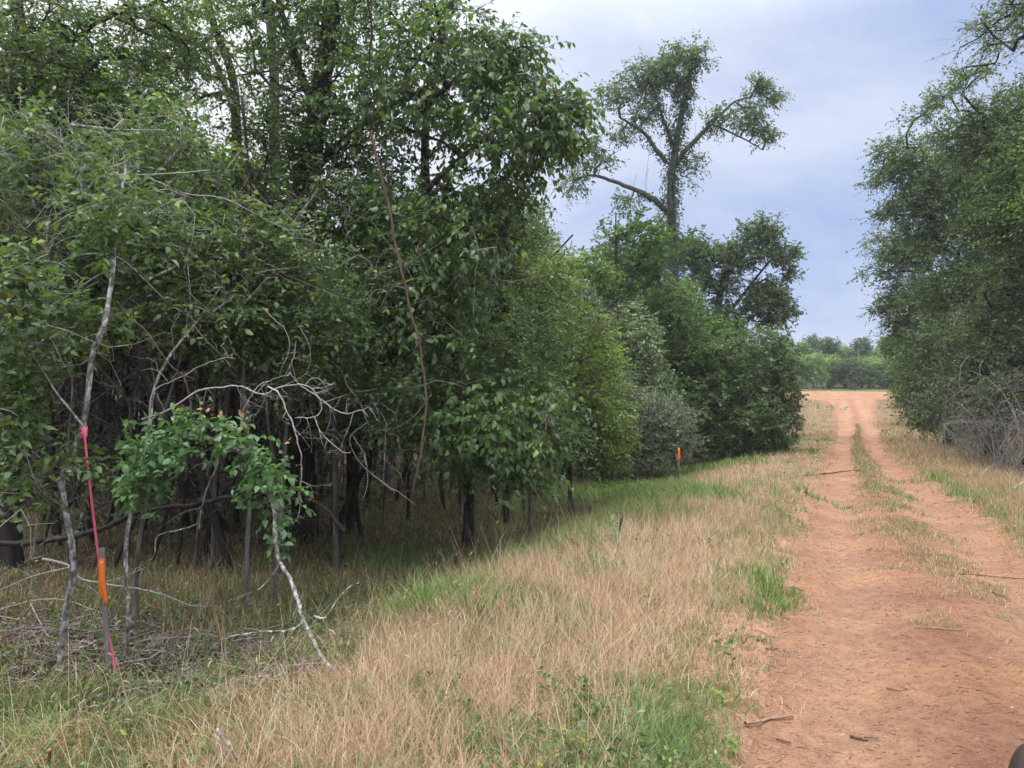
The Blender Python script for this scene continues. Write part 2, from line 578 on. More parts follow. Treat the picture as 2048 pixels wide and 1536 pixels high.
# the dirt road: a finely divided sheet with two worn ruts
def road_mesh():
    ts = [-12.0]
    while ts[-1] < 98.5:
        y = max(ts[-1], 3.0)
        ts.append(ts[-1] + (0.05 + 0.006 * (y - 3)) if ts[-1] > 2 else ts[-1] + 0.25)
    ts = np.array(ts)
    xl, xr = np.interp(ts, RY, RL), np.interp(ts, RY, RR)
    ss = np.linspace(-0.06, 1.06, 66)
    jl = (fbm(ts * 0.9, ts * 0, 51) - 0.5) * 0.7 + (fbm(ts * 4.0, ts * 0, 52) - 0.5) * 0.25
    jr = (fbm(ts * 0.9, ts * 0 + 9, 53) - 0.5) * 0.7 + (fbm(ts * 4.0, ts * 0 + 5, 54) - 0.5) * 0.25
    X = (xl + jl)[:, None] * (1 - ss) + (xr + jr)[:, None] * ss
    Y = np.repeat(ts[:, None], len(ss), 1) + (ss - 0.5)[None] * -0.0
    o, h, z, t_ = road_coords(X.ravel(), Y.ravel())
    Z = road_z(X.ravel(), Y.ravel(), o, h, z)
    edge = np.maximum(np.abs(ss - 0.5) - 0.5, 0) / 0.06
    Z = Z - np.tile(edge * 0.07, len(ts))
    k = np.arange(len(ts) * len(ss)).reshape(len(ts), len(ss))
    q = np.stack([k[:-1, :-1].ravel(), k[:-1, 1:].ravel(), k[1:, 1:].ravel(), k[1:, :-1].ravel()], 1)
    fo, fx, fy = o[q].mean(1), X.ravel()[q].mean(1), Y.ravel()[q].mean(1)
    comp = np.exp(-((np.abs(fo) - 0.78 + (vnoise(fy * .6, fy * 0, 57) - .5) * .25) / 0.36) ** 2)[:, None]      # packed by wheels: paler, pinker dust
    loose = (np.exp(-(fo / .34) ** 2) * (.5 + vnoise(fx * 2.5, fy * 1.2, 58)))[:, None]                          # duff kept between the ruts
    c = np.array([.93, .90, .88]) * (1 - comp) + np.array([1.03, 1.05, 1.07]) * comp
    c = c * (1 - .2 * loose * np.array([.8, 1, 1]))
    return make_mesh("dirt_road", np.column_stack([X.ravel(), Y.ravel(), Z]), [q], [c], True)
road_o = link("dirt_road", road_mesh(), M_DIRT)
tag(road_o, "red dirt two track road running down and up between the trees", kind="structure")

# the bare clearing at the road's far end
def clearing_mesh():
    cx, cy, ca, cb = CLEAR
    rs, an = np.linspace(0, 1, 24), np.linspace(0, 2 * math.pi, 72, endpoint=False)
    wob = 1 + 0.16 * (fbm(np.cos(an) * 2 + 5, np.sin(an) * 2 + 5, 61) - 0.5)
    X = cx + ca * rs[:, None] * (np.cos(an) * wob)
    Y = cy + cb * rs[:, None] * (np.sin(an) * wob)
    o, h, z, t_ = road_coords(X.ravel(), Y.ravel())
    far = sstep(104, 118, Y.ravel())
    Z = z * (1 - far) + 0.055 + (fbm(X.ravel() * 0.5, Y.ravel() * 0.5, 62) - 0.5) * 0.15 - np.repeat(0.18 * sstep(0.9, 1, rs), len(an))
    k = np.arange(len(rs) * len(an)).reshape(len(rs), len(an))
    k2 = np.roll(k, -1, 1)
    q = np.stack([k[:-1].ravel(), k2[:-1].ravel(), k2[1:].ravel(), k[1:].ravel()], 1)
    return make_mesh("dirt_clearing", np.column_stack([X.ravel(), Y.ravel(), Z]), [q], None, True)
tag(link("dirt_clearing", clearing_mesh(), M_DIRT_BARE), "wide bare orange dirt clearing where the road ends below the far trees", kind="structure")

# ------------------------------------------------------------------ leaves
def leaf_geo(P, A, Nn, L, W, fine):
    """P base points, A length direction, Nn normals, L lengths, W widths."""
    n = len(P)
    A = unit(A)
    S = unit(np.cross(A, Nn))
    U = np.cross(S, A)
    L, W = L[:, None], W[:, None]
    if not fine:
        b = P
        t = P + A * L - U * L * 0.12
        l = P + A * L * 0.45 + S * W * 0.5 + U * W * 0.16
        r = P + A * L * 0.45 - S * W * 0.5 + U * W * 0.16
        V = np.stack([b, l, t, r], 1).reshape(-1, 3)
        i = np.arange(n) * 4
        return V, [np.concatenate([np.stack([i, i + 2, i + 1], 1), np.stack([i, i + 3, i + 2], 1)])], 2
    b = P
    m1 = P + A * L * 0.36 - U * L * 0.0
    m2 = P + A * L * 0.72 - U * L * 0.07
    t = P + A * L - U * L * 0.2
    l1 = P + A * L * 0.30 + S * W * 0.5 + U * W * 0.14
    r1 = P + A * L * 0.30 - S * W * 0.5 + U * W * 0.14
    l2 = P + A * L * 0.66 + S * W * 0.37 + U * (W * 0.08 - L * 0.05)
    r2 = P + A * L * 0.66 - S * W * 0.37 + U * (W * 0.08 - L * 0.05)
    V = np.stack([b, m1, m2, t, l1, r1, l2, r2], 1).reshape(-1, 3)
    i = np.arange(n) * 8
    tri = np.concatenate([np.stack([i, i + 1, i + 4], 1), np.stack([i, i + 5, i + 1], 1),
                          np.stack([i + 2, i + 3, i + 6], 1), np.stack([i + 2, i + 7, i + 3], 1),
                          np.stack([i + 1, i + 2, i + 6], 1), np.stack([i + 1, i + 6, i + 4], 1),
                          np.stack([i + 1, i + 5, i + 7], 1), np.stack([i + 1, i + 7, i + 2], 1)])
    return V, [tri], 8

def leaf_cols(n, pal, rng, clump=None):
    """pal: list of (weight, rgb): the albedo of a leaf"""
    w = np.array([p[0] for p in pal], float)
    c = np.array([p[1] for p in pal], float)
    out = c[rng.choice(len(pal), n, p=w / w.sum())]
    out = out * rng.uniform(0.75, 1.25, (n, 1))
    if clump is not None:
        out = out * clump[:, None]
    return out

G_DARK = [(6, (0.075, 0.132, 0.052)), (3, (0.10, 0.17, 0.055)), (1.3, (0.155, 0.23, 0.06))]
G_MID = [(5, (0.094, 0.16, 0.060)), (3, (0.125, 0.20, 0.062)), (1.6, (0.185, 0.26, 0.068)), (0.1, (0.25, 0.2, 0.04))]
G_BRIGHT = [(4, (0.105, 0.185, 0.06)), (3, (0.14, 0.225, 0.065)), (1, (0.19, 0.26, 0.07))]
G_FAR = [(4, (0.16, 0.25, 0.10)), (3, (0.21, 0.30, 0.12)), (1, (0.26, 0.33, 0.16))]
G_GREY = [(5, (0.11, 0.15, 0.09)), (3, (0.145, 0.185, 0.11)), (1, (0.20, 0.23, 0.14))]
G_PALE = [(4, (0.13, 0.19, 0.095)), (3, (0.26, 0.33, 0.20)), (2, (0.44, 0.48, 0.34))]
G_OAK = [(5, (0.098, 0.152, 0.075)), (3, (0.135, 0.195, 0.09)), (2, (0.19, 0.25, 0.115)), (0.1, (0.17, 0.10, 0.05))]
G_OLIVE = [(4, (0.14, 0.21, 0.06)), (3, (0.19, 0.265, 0.07)), (1, (0.25, 0.31, 0.085))]

def sprays(O, D, rng, leaf, n_leaf=8, length=0.35, droop=0.25, pal=G_MID, fine=False, twig_r=0.0025, flat=0.6, twigs=True, clumpvar=0.25):
    """leafy twigs starting at O along D. returns leaf (V,faces,cols) and twig (V,faces)"""
    n = len(O)
    D = unit(D)
    up = np.array([0, 0, 1.0])
    Ls = length * rng.uniform(0.6, 1.35, n)
    bend = rng.normal(0, 0.25, (n, 3))
    k = 4 if fine else 2
    f = np.linspace(0, 1, k)
    pth = O[:, None] + D[:, None] * (Ls[:, None] * f)[..., None] + (bend[:, None] - droop * up) * (Ls[:, None] * f ** 2)[..., None] * 0.6
    # leaves along the twig
    fl = np.linspace(0.12, 1.0, n_leaf)[None] + rng.normal(0, 0.04, (n, n_leaf))
    fl = np.clip(fl, 0.03, 1.0)
    P = O[:, None] + D[:, None] * (Ls[:, None] * fl)[..., None] + (bend[:, None] - droop * up) * (Ls[:, None] * fl ** 2)[..., None] * 0.6
    tang = unit(D[:, None] + (bend[:, None] - droop * up) * 1.2 * fl[..., None])
    side = unit(np.cross(tang, up + rng.normal(0, 0.35, (n, 1, 3))))
    sg = np.where((np.arange(n_leaf)[None] + rng.integers(0, 2, (n, 1))) % 2 == 0, 1.0, -1.0)[..., None]
    A = unit(tang * 0.65 + side * sg * rng.uniform(0.5, 1.1, (n, n_leaf, 1)) + rng.normal(0, 0.28, (n, n_leaf, 3)) - up * droop * rng.uniform(0.2, 1.6, (n, n_leaf, 1)))
    Nn = unit(up * flat + rng.normal(0, 0.5, (n, n_leaf, 3)))
    L = leaf * rng.uniform(0.5, 1.35, (n, n_leaf))
    W = L * rng.uniform(0.42, 0.6, (n, n_leaf))
    P, A, Nn = P.reshape(-1, 3), A.reshape(-1, 3), Nn.reshape(-1, 3)
    V, F_, m = leaf_geo(P, A, Nn, L.ravel(), W.ravel(), fine)
    cl = np.repeat(rng.uniform(1 - clumpvar, 1 + clumpvar, n), n_leaf)
    c = leaf_cols(len(P), pal, rng, cl)
    lf = (V, F_, np.tile(c, (m, 1)), (P, A, Nn, L.ravel(), W.ravel(), c))
    tw = tubes(pth, np.full((n, 1), twig_r) * np.linspace(1.3, .4, k)[None], 3, False) if twigs else None
    return lf, tw

# ------------------------------------------------------------------ trees
class Skeleton:
    def __init__(s):
        s.p, s.par, s.ok = [], [], []
    def line(s, pts, ok=True, parent=-1):
        for q in pts:
            s.p.append(np.asarray(q, float))
            s.par.append(parent)
            s.ok.append(ok)
            parent = len(s.p) - 1
        return parent

def blob_points(blobs, rng, local):
    """points inside ellipsoids, more of them towards the shell"""
    out, num = [], []
    for (c, rad, n) in blobs:
        d = unit(rng.normal(0, 1, (n, 3)))
        r = rng.uniform(0.12, 1.0, (n, 1)) ** 0.55
        r = r * (0.82 + 0.3 * rng.random((n, 1)))
        out.append(np.asarray(c) + d * r * np.asarray(rad))
        num.append(np.full(n, len(num)))
    return np.concatenate(out), np.concatenate(num)

def px_blob(px, py, Y, rx, ry, rd, n):
    s = Y / F
    return (at(px, py, Y), (rx * s, rd, ry * s), int(n * (1.15 if Y < 15 else 1.3 if Y < 36 else 1.35)))

def build_tree(name, label, cat, trunk, r_trunk, limbs, blobs, leaf=0.07, pal=G_MID, group=None, fine=False,
               spray_n=4, leaf_n=8, spray_len=0.35, droop=0.25, bark=None, twigbark=None, tip=0.006, crown_from=0.35,
               twigs=True, seed=1, limb_parts=True, root_flare=1.35, leafmat=None, limb_bark=None, dead=0, twig_r=0.0025, clumpvar=0.25, reach_pen=0.6):
    """trunk: points (x,y,z); limbs: lists of (points, r0, r1); blobs: (centre, radii, number of leafy twig ends)"""
    rng = np.random.default_rng(seed * 77 + 5)
    bark = bark or M_BARK
    twigbark = twigbark or bark
    tr = resample(np.asarray(trunk, float), max(10, len(trunk) * 3))
    base = tr[0].copy()
    root = thing(name, base, label, cat, group)
    sk = Skeleton()
    nt_ = len(tr)
    for i in range(nt_):
        sk.line([tr[i]], ok=(i >= nt_ * crown_from), parent=i - 1)
    limb_chains = []
    for (pts, r0, r1) in limbs:
        lp = resample(np.asarray(pts, float), max(8, len(pts) * 3))
        k0 = len(sk.p)
        sk.line(lp[1:], True, int(np.argmin(np.linalg.norm(np.array(sk.p[:nt_]) - lp[0], axis=1))))
        limb_chains.append((lp, r0, r1))
    n_fixed = len(sk.p)
    ends = []
    if blobs:
        pts, which = blob_points(blobs, rng, None)
        fixed = np.array([p for p, o in zip(sk.p, sk.ok) if o])
        d0 = np.min(np.linalg.norm(pts[:, None] - fixed[None], axis=2), 1)
        for q in np.argsort(d0):
            p = pts[q]
            allp = np.array(sk.p)
            okm = np.array(sk.ok)
            v = p - allp
            d = np.linalg.norm(v, axis=1)
            cost = d + reach_pen * np.maximum(0, -v[:, 2])          # rather branch upwards
            cost[~okm] = 1e9
            b = int(np.argmin(cost))
            m = max(1, int(d[b] / 0.45))
            m = min(m, 4)
            start = allp[b]
            last = b
            for i in range(1, m + 1):
                f = i / m
                q_ = start * (1 - f) + p * f + np.array([0, 0, 1]) * d[b] * 0.12 * math.sin(math.pi * f) + rng.normal(0, 0.05, 3) * d[b] * (0.0 if i == m else 1)
                last = sk.line([q_], True, last)
            ends.append(last)
    P = np.array(sk.p)
    par = np.array(sk.par)
    # thickness from what a branch carries
    load = np.zeros(len(P))
    for e_ in ends: load[e_] += 1
    for i in range(len(P) - 1, -1, -1):
        if par[i] >= 0: load[par[i]] += load[i]
    rad = np.minimum(tip * np.sqrt(np.maximum(load, 1)), max(.42 * float(r_trunk[0]), float(r_trunk[-1])))
    # trunk mesh
    rt = np.asarray(r_trunk, float)
    rr = np.interp(np.linspace(0, 1, len(tr)), np.linspace(0, 1, len(rt)), rt)
    tp, trr = one_tube(tr, rr, k=len(tr) * 2, wob=rr[0] * 0.05, seed=seed)
    fl = np.exp(-np.linalg.norm(tp - tp[0], axis=1) / (rt[0] * 2.2))
    trr = trr * (1 + (root_flare - 1) * fl) * (1 + rng.normal(0, 0.035, len(trr)))
    tp[0] -= np.array([0, 0, 0.12])
    V, f = tubes(tp[None], trr[None], 10 if rt[0] > 0.06 else 7)
    V = V + rng.normal(0, rt[0] * 0.03, V.shape)
    link("trunk", make_mesh("trunk", V - base, f, None, True), bark, root)
    for (lp, r0, r1) in limb_chains:
        q, r_ = one_tube(lp, np.linspace(r0, r1, len(lp)), k=len(lp) * 2, wob=r0 * 0.12, seed=seed + len(lp))
        V, f = tubes(q[None], r_[None], 7)
        link("limb", make_mesh("limb", V - base, f, None, True), limb_bark or bark, root)
    # branches: chains of nodes
    kids = [[] for _ in range(len(P))]
    for i in range(n_fixed, len(P)):
        if par[i] >= 0: kids[par[i]].append(i)
    chains = []
    for i in range(n_fixed, len(P)):
        pr = par[i]
        heads = kids[pr]
        if pr >= n_fixed and max(heads, key=lambda h: load[h]) == i:
            continue                      # continues its parent's chain
        ch, j = [pr, i], i
        while kids[j]:
            j = max(kids[j], key=lambda h: load[h])
            ch.append(j)
        chains.append(ch)
    if chains:
        big, small = Bag(), Bag()
        lp_, lr_, sp_, sr_ = [], [], [], []
        for ch in chains:
            pts_ = P[ch]
            r_ = rad[ch].copy()
            r_[0] = r_[1] * 1.05
            q = resample(np.column_stack([pts_, r_]), 8 if r_[1] > 0.016 else 5)
            if r_[1] > 0.016:
                lp_.append(q[:, :3]); lr_.append(np.maximum(q[:, 3], 0.002))
            else:
                sp_.append(q[:, :3]); sr_.append(np.maximum(q[:, 3], 0.0018))
        tw_bag = Bag()
        if lp_:
            V, f = tubes(np.array(lp_), np.array(lr_), 6)
            o = link("branches", make_mesh("branches", V - base, f, None, True), bark, root)
            o["kind"] = "stuff"
        if sp_:
            V, f = tubes(np.array(sp_), np.array(sr_), 3, False)
            tw_bag.add(V, f)
        E = np.array(ends)
        # leafy sprays at each end
        n = len(E)
        inw = unit(P[E] - P[par[E]])
        O = np.repeat(P[E], spray_n, 0) + rng.normal(0, 0.04, (n * spray_n, 3))
        D = np.repeat(inw, spray_n, 0) * 0.7 + rng.normal(0, 0.75, (n * spray_n, 3)) + np.array([0, 0, 0.15])
        lf, tw = sprays(O, D, rng, leaf, leaf_n, spray_len, droop, pal, fine, twig_r=twig_r, twigs=twigs, clumpvar=clumpvar)
        if tw is not None: tw_bag.add(*tw)
        if tw_bag.n:
            o = link("twigs", tw_bag.mesh("twigs"), twigbark, root)
            o.data.transform(__import__("mathutils").Matrix.Translation(-Vector(base)))
            o["kind"] = "stuff"
        if dead:
            q0 = P[E[rng.integers(0, len(E), dead)]] + rng.normal(0, .1, (dead, 3)) + [0, -.12, 0]
            d0 = unit(rng.normal(0, 1, (dead, 3)) * [1, .6, .7] + [0, -.25, 0])
            l0 = rng.uniform(.35, 1.15, dead)
            t5 = np.linspace(0, 1, 6)
            def arc(q, d, l):
                b1, b2 = rng.normal(0, .22, (len(q), 1, 3)), rng.normal(0, .10, (len(q), 1, 3))
                return q[:, None] + d[:, None] * (l[:, None] * t5)[..., None] + l[:, None, None] * (b1 * (t5 ** 2)[None, :, None] + b2 * np.sin(t5 * 7)[None, :, None])
            A0 = arc(q0, d0, l0)
            sets = [(A0, .0048)]
            for rep_ in range(3):
                k_ = rng.integers(1, 5, dead)
                d1 = unit(d0 + rng.normal(0, .9, (dead, 3)))
                sets.append((arc(A0[np.arange(dead), k_], d1, l0 * rng.uniform(.2, .5, dead)), .0026))
            tb = Bag()
            for pp, r_ in sets:
                V, f = tubes(pp, np.tile(np.linspace(1, .3, 6) * r_, (len(pp), 1)), 3, False)
                tb.add(V - base, f)
            link("dead_twigs", tb.mesh("dead_twigs"), M_DEADMID, root)["kind"] = "stuff"
        o = link("crown", make_mesh("crown", lf[0] - base, lf[1], [lf[2]]), leafmat or M_LEAF, root)
        o["kind"] = "stuff"
    return root

def pxl(pts, Y=None):
    """polyline given as (px, py[, Y])"""
    return [at(p[0], p[1], p[2] if len(p) > 2 else Y) for p in pts]

def stand(px, Y, top):
    """trunk standing on the ground at depth Y below pixel column px; top: further pixel points"""
    x = at(px, 768, Y)[0]
    return [np.array([x, Y, land(x, Y)[0]])] + [at(a, b, Y) for a, b in top]

def rooted(px, py, above):
    """a trunk that stands on the ground seen at (px,py); above: pixels of its further points"""
    g = ground(px, py)
    return [g] + [at(a[0], a[1], a[2] if len(a) > 2 else g[1]) for a in above]

# ------------------------------------------------------------------ the damp air
def haze_box():
    me = bpy.data.meshes.new("haze")
    x0, x1, y0, y1, z0, z1 = -830, 930, -330, 1230, -6.0, 26.0
    v = [(x, y, z) for z in (z0, z1) for y in (y0, y1) for x in (x0, x1)]
    me.from_pydata(v, [], [(0, 2, 3, 1), (4, 5, 7, 6), (0, 1, 5, 4), (1, 3, 7, 5), (3, 2, 6, 7), (2, 0, 4, 6)])
    m = bpy.data.materials.new("haze")
    m.use_nodes = True
    nt = m.node_tree
    nt.nodes.clear()
    out = nt.nodes.new("ShaderNodeOutputMaterial")
    pv = nt.nodes.new("ShaderNodeVolumePrincipled")
    pv.inputs["Color"].default_value = (0.93, 0.95, 1.0, 1)
    pv.inputs["Density"].default_value = HAZE
    pv.inputs["Anisotropy"].default_value = 0.2
    nt.links.new(pv.outputs[0], out.inputs["Volume"])
    tag(link("haze", me, m), "thin pale damp air over the whole place", kind="stuff")
HAZE = 0.0006
haze_box()
#TREES
def copy_thing(root, loc, rz, sc, label=None, tilt=(0, 0)):
    r = root.copy()
    COL.objects.link(r)
    r.location = Vector([float(v) for v in loc])
    r.rotation_euler = (tilt[0], tilt[1], rz)
    r.scale = (sc, sc, sc)
    if label: r["label"] = label
    for ch in root.children:
        c = ch.copy()
        COL.objects.link(c)
        c.parent = r
    return r

# ---- the near left wood
build_tree("oak_tree", "largest dark trunked tree of the left wood, thick straight trunk behind the bare white twigs", "tree",
    stand(598, 12.3, [(598, 900), (597, 700), (606, 500), (618, 350), (640, 260), (655, 130), (668, 0), (690, -160)]),
    [0.245, 0.22, 0.2, 0.16, 0.09],
    [(pxl([(606, 500), (520, 400), (420, 330), (330, 300)], 12.0), 0.09, 0.03),
     (pxl([(622, 340), (720, 260), (830, 190), (900, 150)], 12.2), 0.09, 0.03),
     (pxl([(645, 250), (590, 120), (560, 0), (540, -120)], 12.2), 0.08, 0.03)],
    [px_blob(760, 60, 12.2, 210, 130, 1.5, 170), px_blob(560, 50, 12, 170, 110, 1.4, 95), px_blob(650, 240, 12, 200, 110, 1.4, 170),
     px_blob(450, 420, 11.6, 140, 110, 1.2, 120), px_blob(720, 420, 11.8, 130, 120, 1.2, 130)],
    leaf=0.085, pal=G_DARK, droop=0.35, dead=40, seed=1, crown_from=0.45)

build_tree("forked_tree", "pale forked tree at the top of the wood left of the largest trunk", "tree",
    stand(520, 17, [(532, 800), (545, 500), (548, 300), (546, 120), (537, 0), (528, -170)]), [0.14, 0.12, 0.11, 0.08],
    [(pxl([(547, 125), (590, 60), (640, 0), (690, -90)], 17.0), 0.075, 0.03)],
    [px_blob(440, 60, 16.5, 130, 90, 1.6, 50), px_blob(620, -60, 16.5, 160, 90, 1.6, 60), px_blob(520, 330, 16, 150, 140, 1.5, 110)],
    leaf=0.085, pal=G_MID, seed=2, crown_from=0.5, bark=M_BARK_MID)

build_tree("bent_tree", "dark bent tree whose two thick limbs cross the sky near the top of the wood", "tree",
    stand(462, 15.5, [(468, 700), (476, 400), (474, 250), (466, 150), (440, 85), (415, 0), (400, -120)]), [0.13, 0.11, 0.10, 0.06],
    [(pxl([(470, 230), (430, 130), (385, 70), (330, 10), (300, -60)], 15.5), 0.07, 0.03)],
    [px_blob(360, 160, 15, 120, 70, 1.5, 60), px_blob(330, 380, 15, 150, 130, 1.5, 140), px_blob(420, -40, 15.2, 110, 70, 1.2, 40)],
    leaf=0.08, pal=G_MID, seed=3, crown_from=0.5)

build_tree("elm_tree", "airy small leaved elm over the dark trunk at the left end of the wood", "tree",
    stand(15, 10.4, [(18, 900), (14, 600), (18, 420), (26, 300), (42, 130), (30, -60)]), [0.15, 0.14, 0.125, 0.07],
    [(pxl([(34, 240), (90, 140), (160, 75), (250, 10)], 10.4), 0.05, 0.02), (pxl([(28, 310), (95, 235), (165, 160), (185, 90)], 10.2), 0.05, 0.02)],
    [px_blob(110, 120, 10.4, 160, 150, 1.2, 210), px_blob(240, 260, 10.4, 150, 120, 1.1, 190), px_blob(50, 360, 10, 120, 130, 1.1, 170), px_blob(310, 70, 10.8, 110, 90, 1.0, 100)],
    leaf=0.066, pal=G_MID, dead=60, seed=4, crown_from=0.45, spray_n=5, twigbark=M_BARK_MID)

build_tree("leaning_elm", "pale lichened elm leaning in at the left with bare white side branches", "tree",
    stand(-60, 7.6, [(-20, 900), (25, 700), (80, 575), (112, 465), (160, 395), (158, 320), (140, 250)]), [0.04, 0.034, 0.026, 0.005],
    [(pxl([(160, 400), (200, 355), (260, 352), (340, 348), (420, 340)], 7.6), 0.012, 0.004),
     (pxl([(80, 575), (130, 520), (200, 508), (245, 520), (290, 560), (330, 600)], 7.4), 0.012, 0.004),
     (pxl([(112, 465), (165, 440), (220, 436), (250, 430)], 7.6), 0.01, 0.003),
     (pxl([(25, 700), (70, 640), (140, 590), (210, 545), (290, 535)], 7.3), 0.011, 0.004),
     (pxl([(0, 510), (60, 520), (120, 528), (170, 560)], 7.2), 0.009, 0.003)],
    [px_blob(190, 420, 7.8, 190, 120, 0.9, 130), px_blob(90, 330, 7.9, 120, 100, 0.8, 70), px_blob(50, 620, 7.2, 90, 90, 0.6, 50), px_blob(330, 520, 8.2, 110, 110, 0.8, 80), px_blob(320, 310, 8.6, 140, 90, 0.9, 80)],
    leaf=0.076, pal=G_MID, dead=80, seed=5, crown_from=0.35, bark=M_LICHEN, twigbark=M_DEAD, limb_bark=M_DEAD, fine=True, tip=0.004, spray_len=0.3, leaf_n=7)

build_tree("lichen_sapling", "crooked lichen spotted sapling with a pink ribbon knotted round it", "sapling",
    rooted(118, 1365, [(133, 1225, 6.4), (148, 1150, 6.4), (143, 1080, 6.4), (127, 1000, 6.4), (126, 955, 6.4), (150, 890, 6.4), (166, 850, 6.4), (178, 760, 6.4), (187, 700, 6.4), (206, 655, 6.4), (216, 600, 6.5), (224, 540, 6.6), (232, 440, 6.8), (252, 330, 7)]),
    [0.030, 0.028, 0.027, 0.025, 0.022, 0.018, 0.011],
    [(pxl([(166, 850), (110, 780), (60, 700), (20, 620), (-20, 540)], 6.3), 0.010, 0.004), (pxl([(127, 1000), (100, 940), (60, 900), (20, 880)], 6.3), 0.007, 0.003)],
    [px_blob(25, 780, 6.2, 60, 150, 0.35, 55), px_blob(165, 650, 6.5, 80, 60, 0.5, 22), px_blob(25, 580, 6.2, 60, 80, 0.35, 24), px_blob(150, 925, 6.3, 50, 25, 0.3, 9), px_blob(20, 980, 6.2, 35, 50, 0.3, 10), px_blob(235, 450, 6.8, 90, 80, 0.5, 35)],
    leaf=0.078, pal=G_MID, dead=30, seed=6, crown_from=0.3, bark=M_LICHEN, twigbark=M_BARK_MID, fine=True, tip=0.003, spray_n=3, leaf_n=7, spray_len=0.24, droop=0.3, limb_bark=M_LICHEN)

build_tree("slim_sapling", "thin grey sapling just right of the orange flagged stake", "sapling",
    rooted(250, 1335, [(257, 1230, 6.6), (250, 1110, 6.7), (262, 1020, 6.8), (285, 905, 6.9), (300, 845, 7), (308, 775, 7.1), (340, 710, 7.2), (395, 640, 7.5), (450, 560, 7.8)]), [0.019, 0.018, 0.015, 0.012, 0.008],
    [(pxl([(340, 712), (370, 660), (380, 600), (375, 520)], 7.4), 0.008, 0.003)],
    [px_blob(390, 620, 7.8, 120, 90, 0.6, 60), px_blob(470, 520, 8.2, 100, 80, 0.6, 55)],
    leaf=0.074, pal=G_MID, dead=30, seed=7, crown_from=0.6, bark=M_LICHEN, twigbark=M_BARK_MID, fine=True, tip=0.003, leaf_n=7, spray_len=0.28)

build_tree("dark_sapling", "dark sapling close behind the thin grey one, right of the stake", "sapling",
    rooted(275, 1262, [(273, 1150), (286, 1050), (300, 980), (312, 880), (350, 760), (380, 640)]), [0.025, 0.022, 0.018, 0.006],
    [], [px_blob(430, 660, 8.2, 90, 70, 0.6, 50)], leaf=0.06, pal=G_DARK, seed=8, crown_from=0.6, bark=M_BARK_MID, fine=True, tip=0.003)

build_tree("straight_sapling", "straight mottled sapling left of the bent white branch", "sapling",
    rooted(498, 1240, [(493, 1110), (498, 1000), (493, 900), (484, 760), (500, 640), (530, 520)]), [0.027, 0.025, 0.02, 0.006],
    [], [px_blob(520, 520, 8.4, 110, 90, 0.7, 90), px_blob(480, 650, 8.2, 60, 70, 0.5, 40)], leaf=0.07, pal=G_MID, dead=25, seed=9, crown_from=0.45, bark=M_BARK_MID, tip=0.003, fine=True, twigbark=M_BARK_MID)

build_tree("pale_sapling", "pale sapling standing behind the leafy bent branch", "sapling",
    rooted(546, 1215, [(553, 1130), (559, 1040), (566, 940), (572, 850), (585, 740), (600, 600)]), [0.033, 0.03, 0.022, 0.006],
    [], [px_blob(620, 640, 8.8, 110, 80, 0.7, 90), px_blob(575, 690, 8.5, 50, 60, 0.4, 30)], leaf=0.07, pal=G_DARK, seed=10, crown_from=0.45, bark=M_BARK_MID, tip=0.003, fine=True)

build_tree("leaning_tree", "dark thick trunk leaning steeply to the left under the wood's canopy", "tree",
    stand(440, 12.6, [(350, 925), (272, 868), (185, 765), (128, 655), (106, 560), (72, 430), (60, 300)]), [0.15, 0.13, 0.12, 0.06],
    [(pxl([(270, 868), (330, 800), (400, 690), (480, 580)], 12.5), 0.05, 0.02)],
    [px_blob(120, 500, 12, 140, 110, 1.2, 130), px_blob(260, 610, 12, 160, 90, 1.2, 130), px_blob(430, 560, 12.4, 130, 110, 1.2, 120)],
    leaf=0.08, pal=G_DARK, dead=50, seed=11, crown_from=0.55)

build_tree("hackberry_tree", "big leaved drooping tree leaning out over the grass at the wood's edge", "tree",
    stand(935, 11.6, [(938, 930), (926, 800), (902, 650), (872, 500), (850, 350), (862, 180), (900, 20), (930, -120)]), [0.085, 0.08, 0.075, 0.06, 0.03],
    [(pxl([(852, 380), (930, 310), (1000, 260), (1080, 210), (1130, 190)], 10.6), 0.045, 0.014),
     (pxl([(860, 200), (930, 150), (1010, 130), (1070, 90)], 10.8), 0.04, 0.014),
     (pxl([(926, 800), (965, 842), (1010, 872), (1060, 890), (1090, 905)], 10.2), 0.014, 0.004),
     (pxl([(915, 720), (930, 830), (950, 905), (990, 955), (1040, 985)], 10.2), 0.014, 0.004),
     (pxl([(880, 540), (930, 500), (990, 470), (1040, 480)], 10.5), 0.025, 0.008),
     (pxl([(900, 640), (850, 600), (800, 590), (760, 560)], 10.3), 0.018, 0.006)],
    [px_blob(880, 180, 11, 200, 160, 1.2, 190), px_blob(1050, 260, 10.5, 100, 110, 0.9, 105), px_blob(1000, 120, 10.8, 90, 60, 0.8, 60), px_blob(1125, 235, 10.3, 45, 75, 0.5, 36),
     px_blob(880, 530, 10.4, 120, 130, 0.9, 110), px_blob(850, 700, 10.4, 100, 70, 0.8, 50), px_blob(930, 850, 10, 110, 60, 0.8, 52), px_blob(1000, 895, 10.1, 90, 45, 0.6, 36), px_blob(1050, 820, 10.6, 100, 90, 0.9, 52), px_blob(810, 430, 11, 130, 100, 0.9, 90), px_blob(960, 420, 11, 110, 80, 0.9, 80), px_blob(780, 640, 10.5, 100, 80, 0.8, 65), px_blob(1040, 960, 10.1, 50, 40, 0.3, 14)],
    leaf=0.105, pal=[(5, (0.075, 0.138, 0.050)), (3, (0.108, 0.182, 0.055)), (1.3, (0.165, 0.245, 0.06)), (0.12, (0.2, 0.10, 0.05))], droop=0.75, dead=50, seed=12, crown_from=0.35, fine=True, spray_n=3, leaf_n=7, spray_len=0.4, tip=0.005, twigbark=M_BARK_MID)

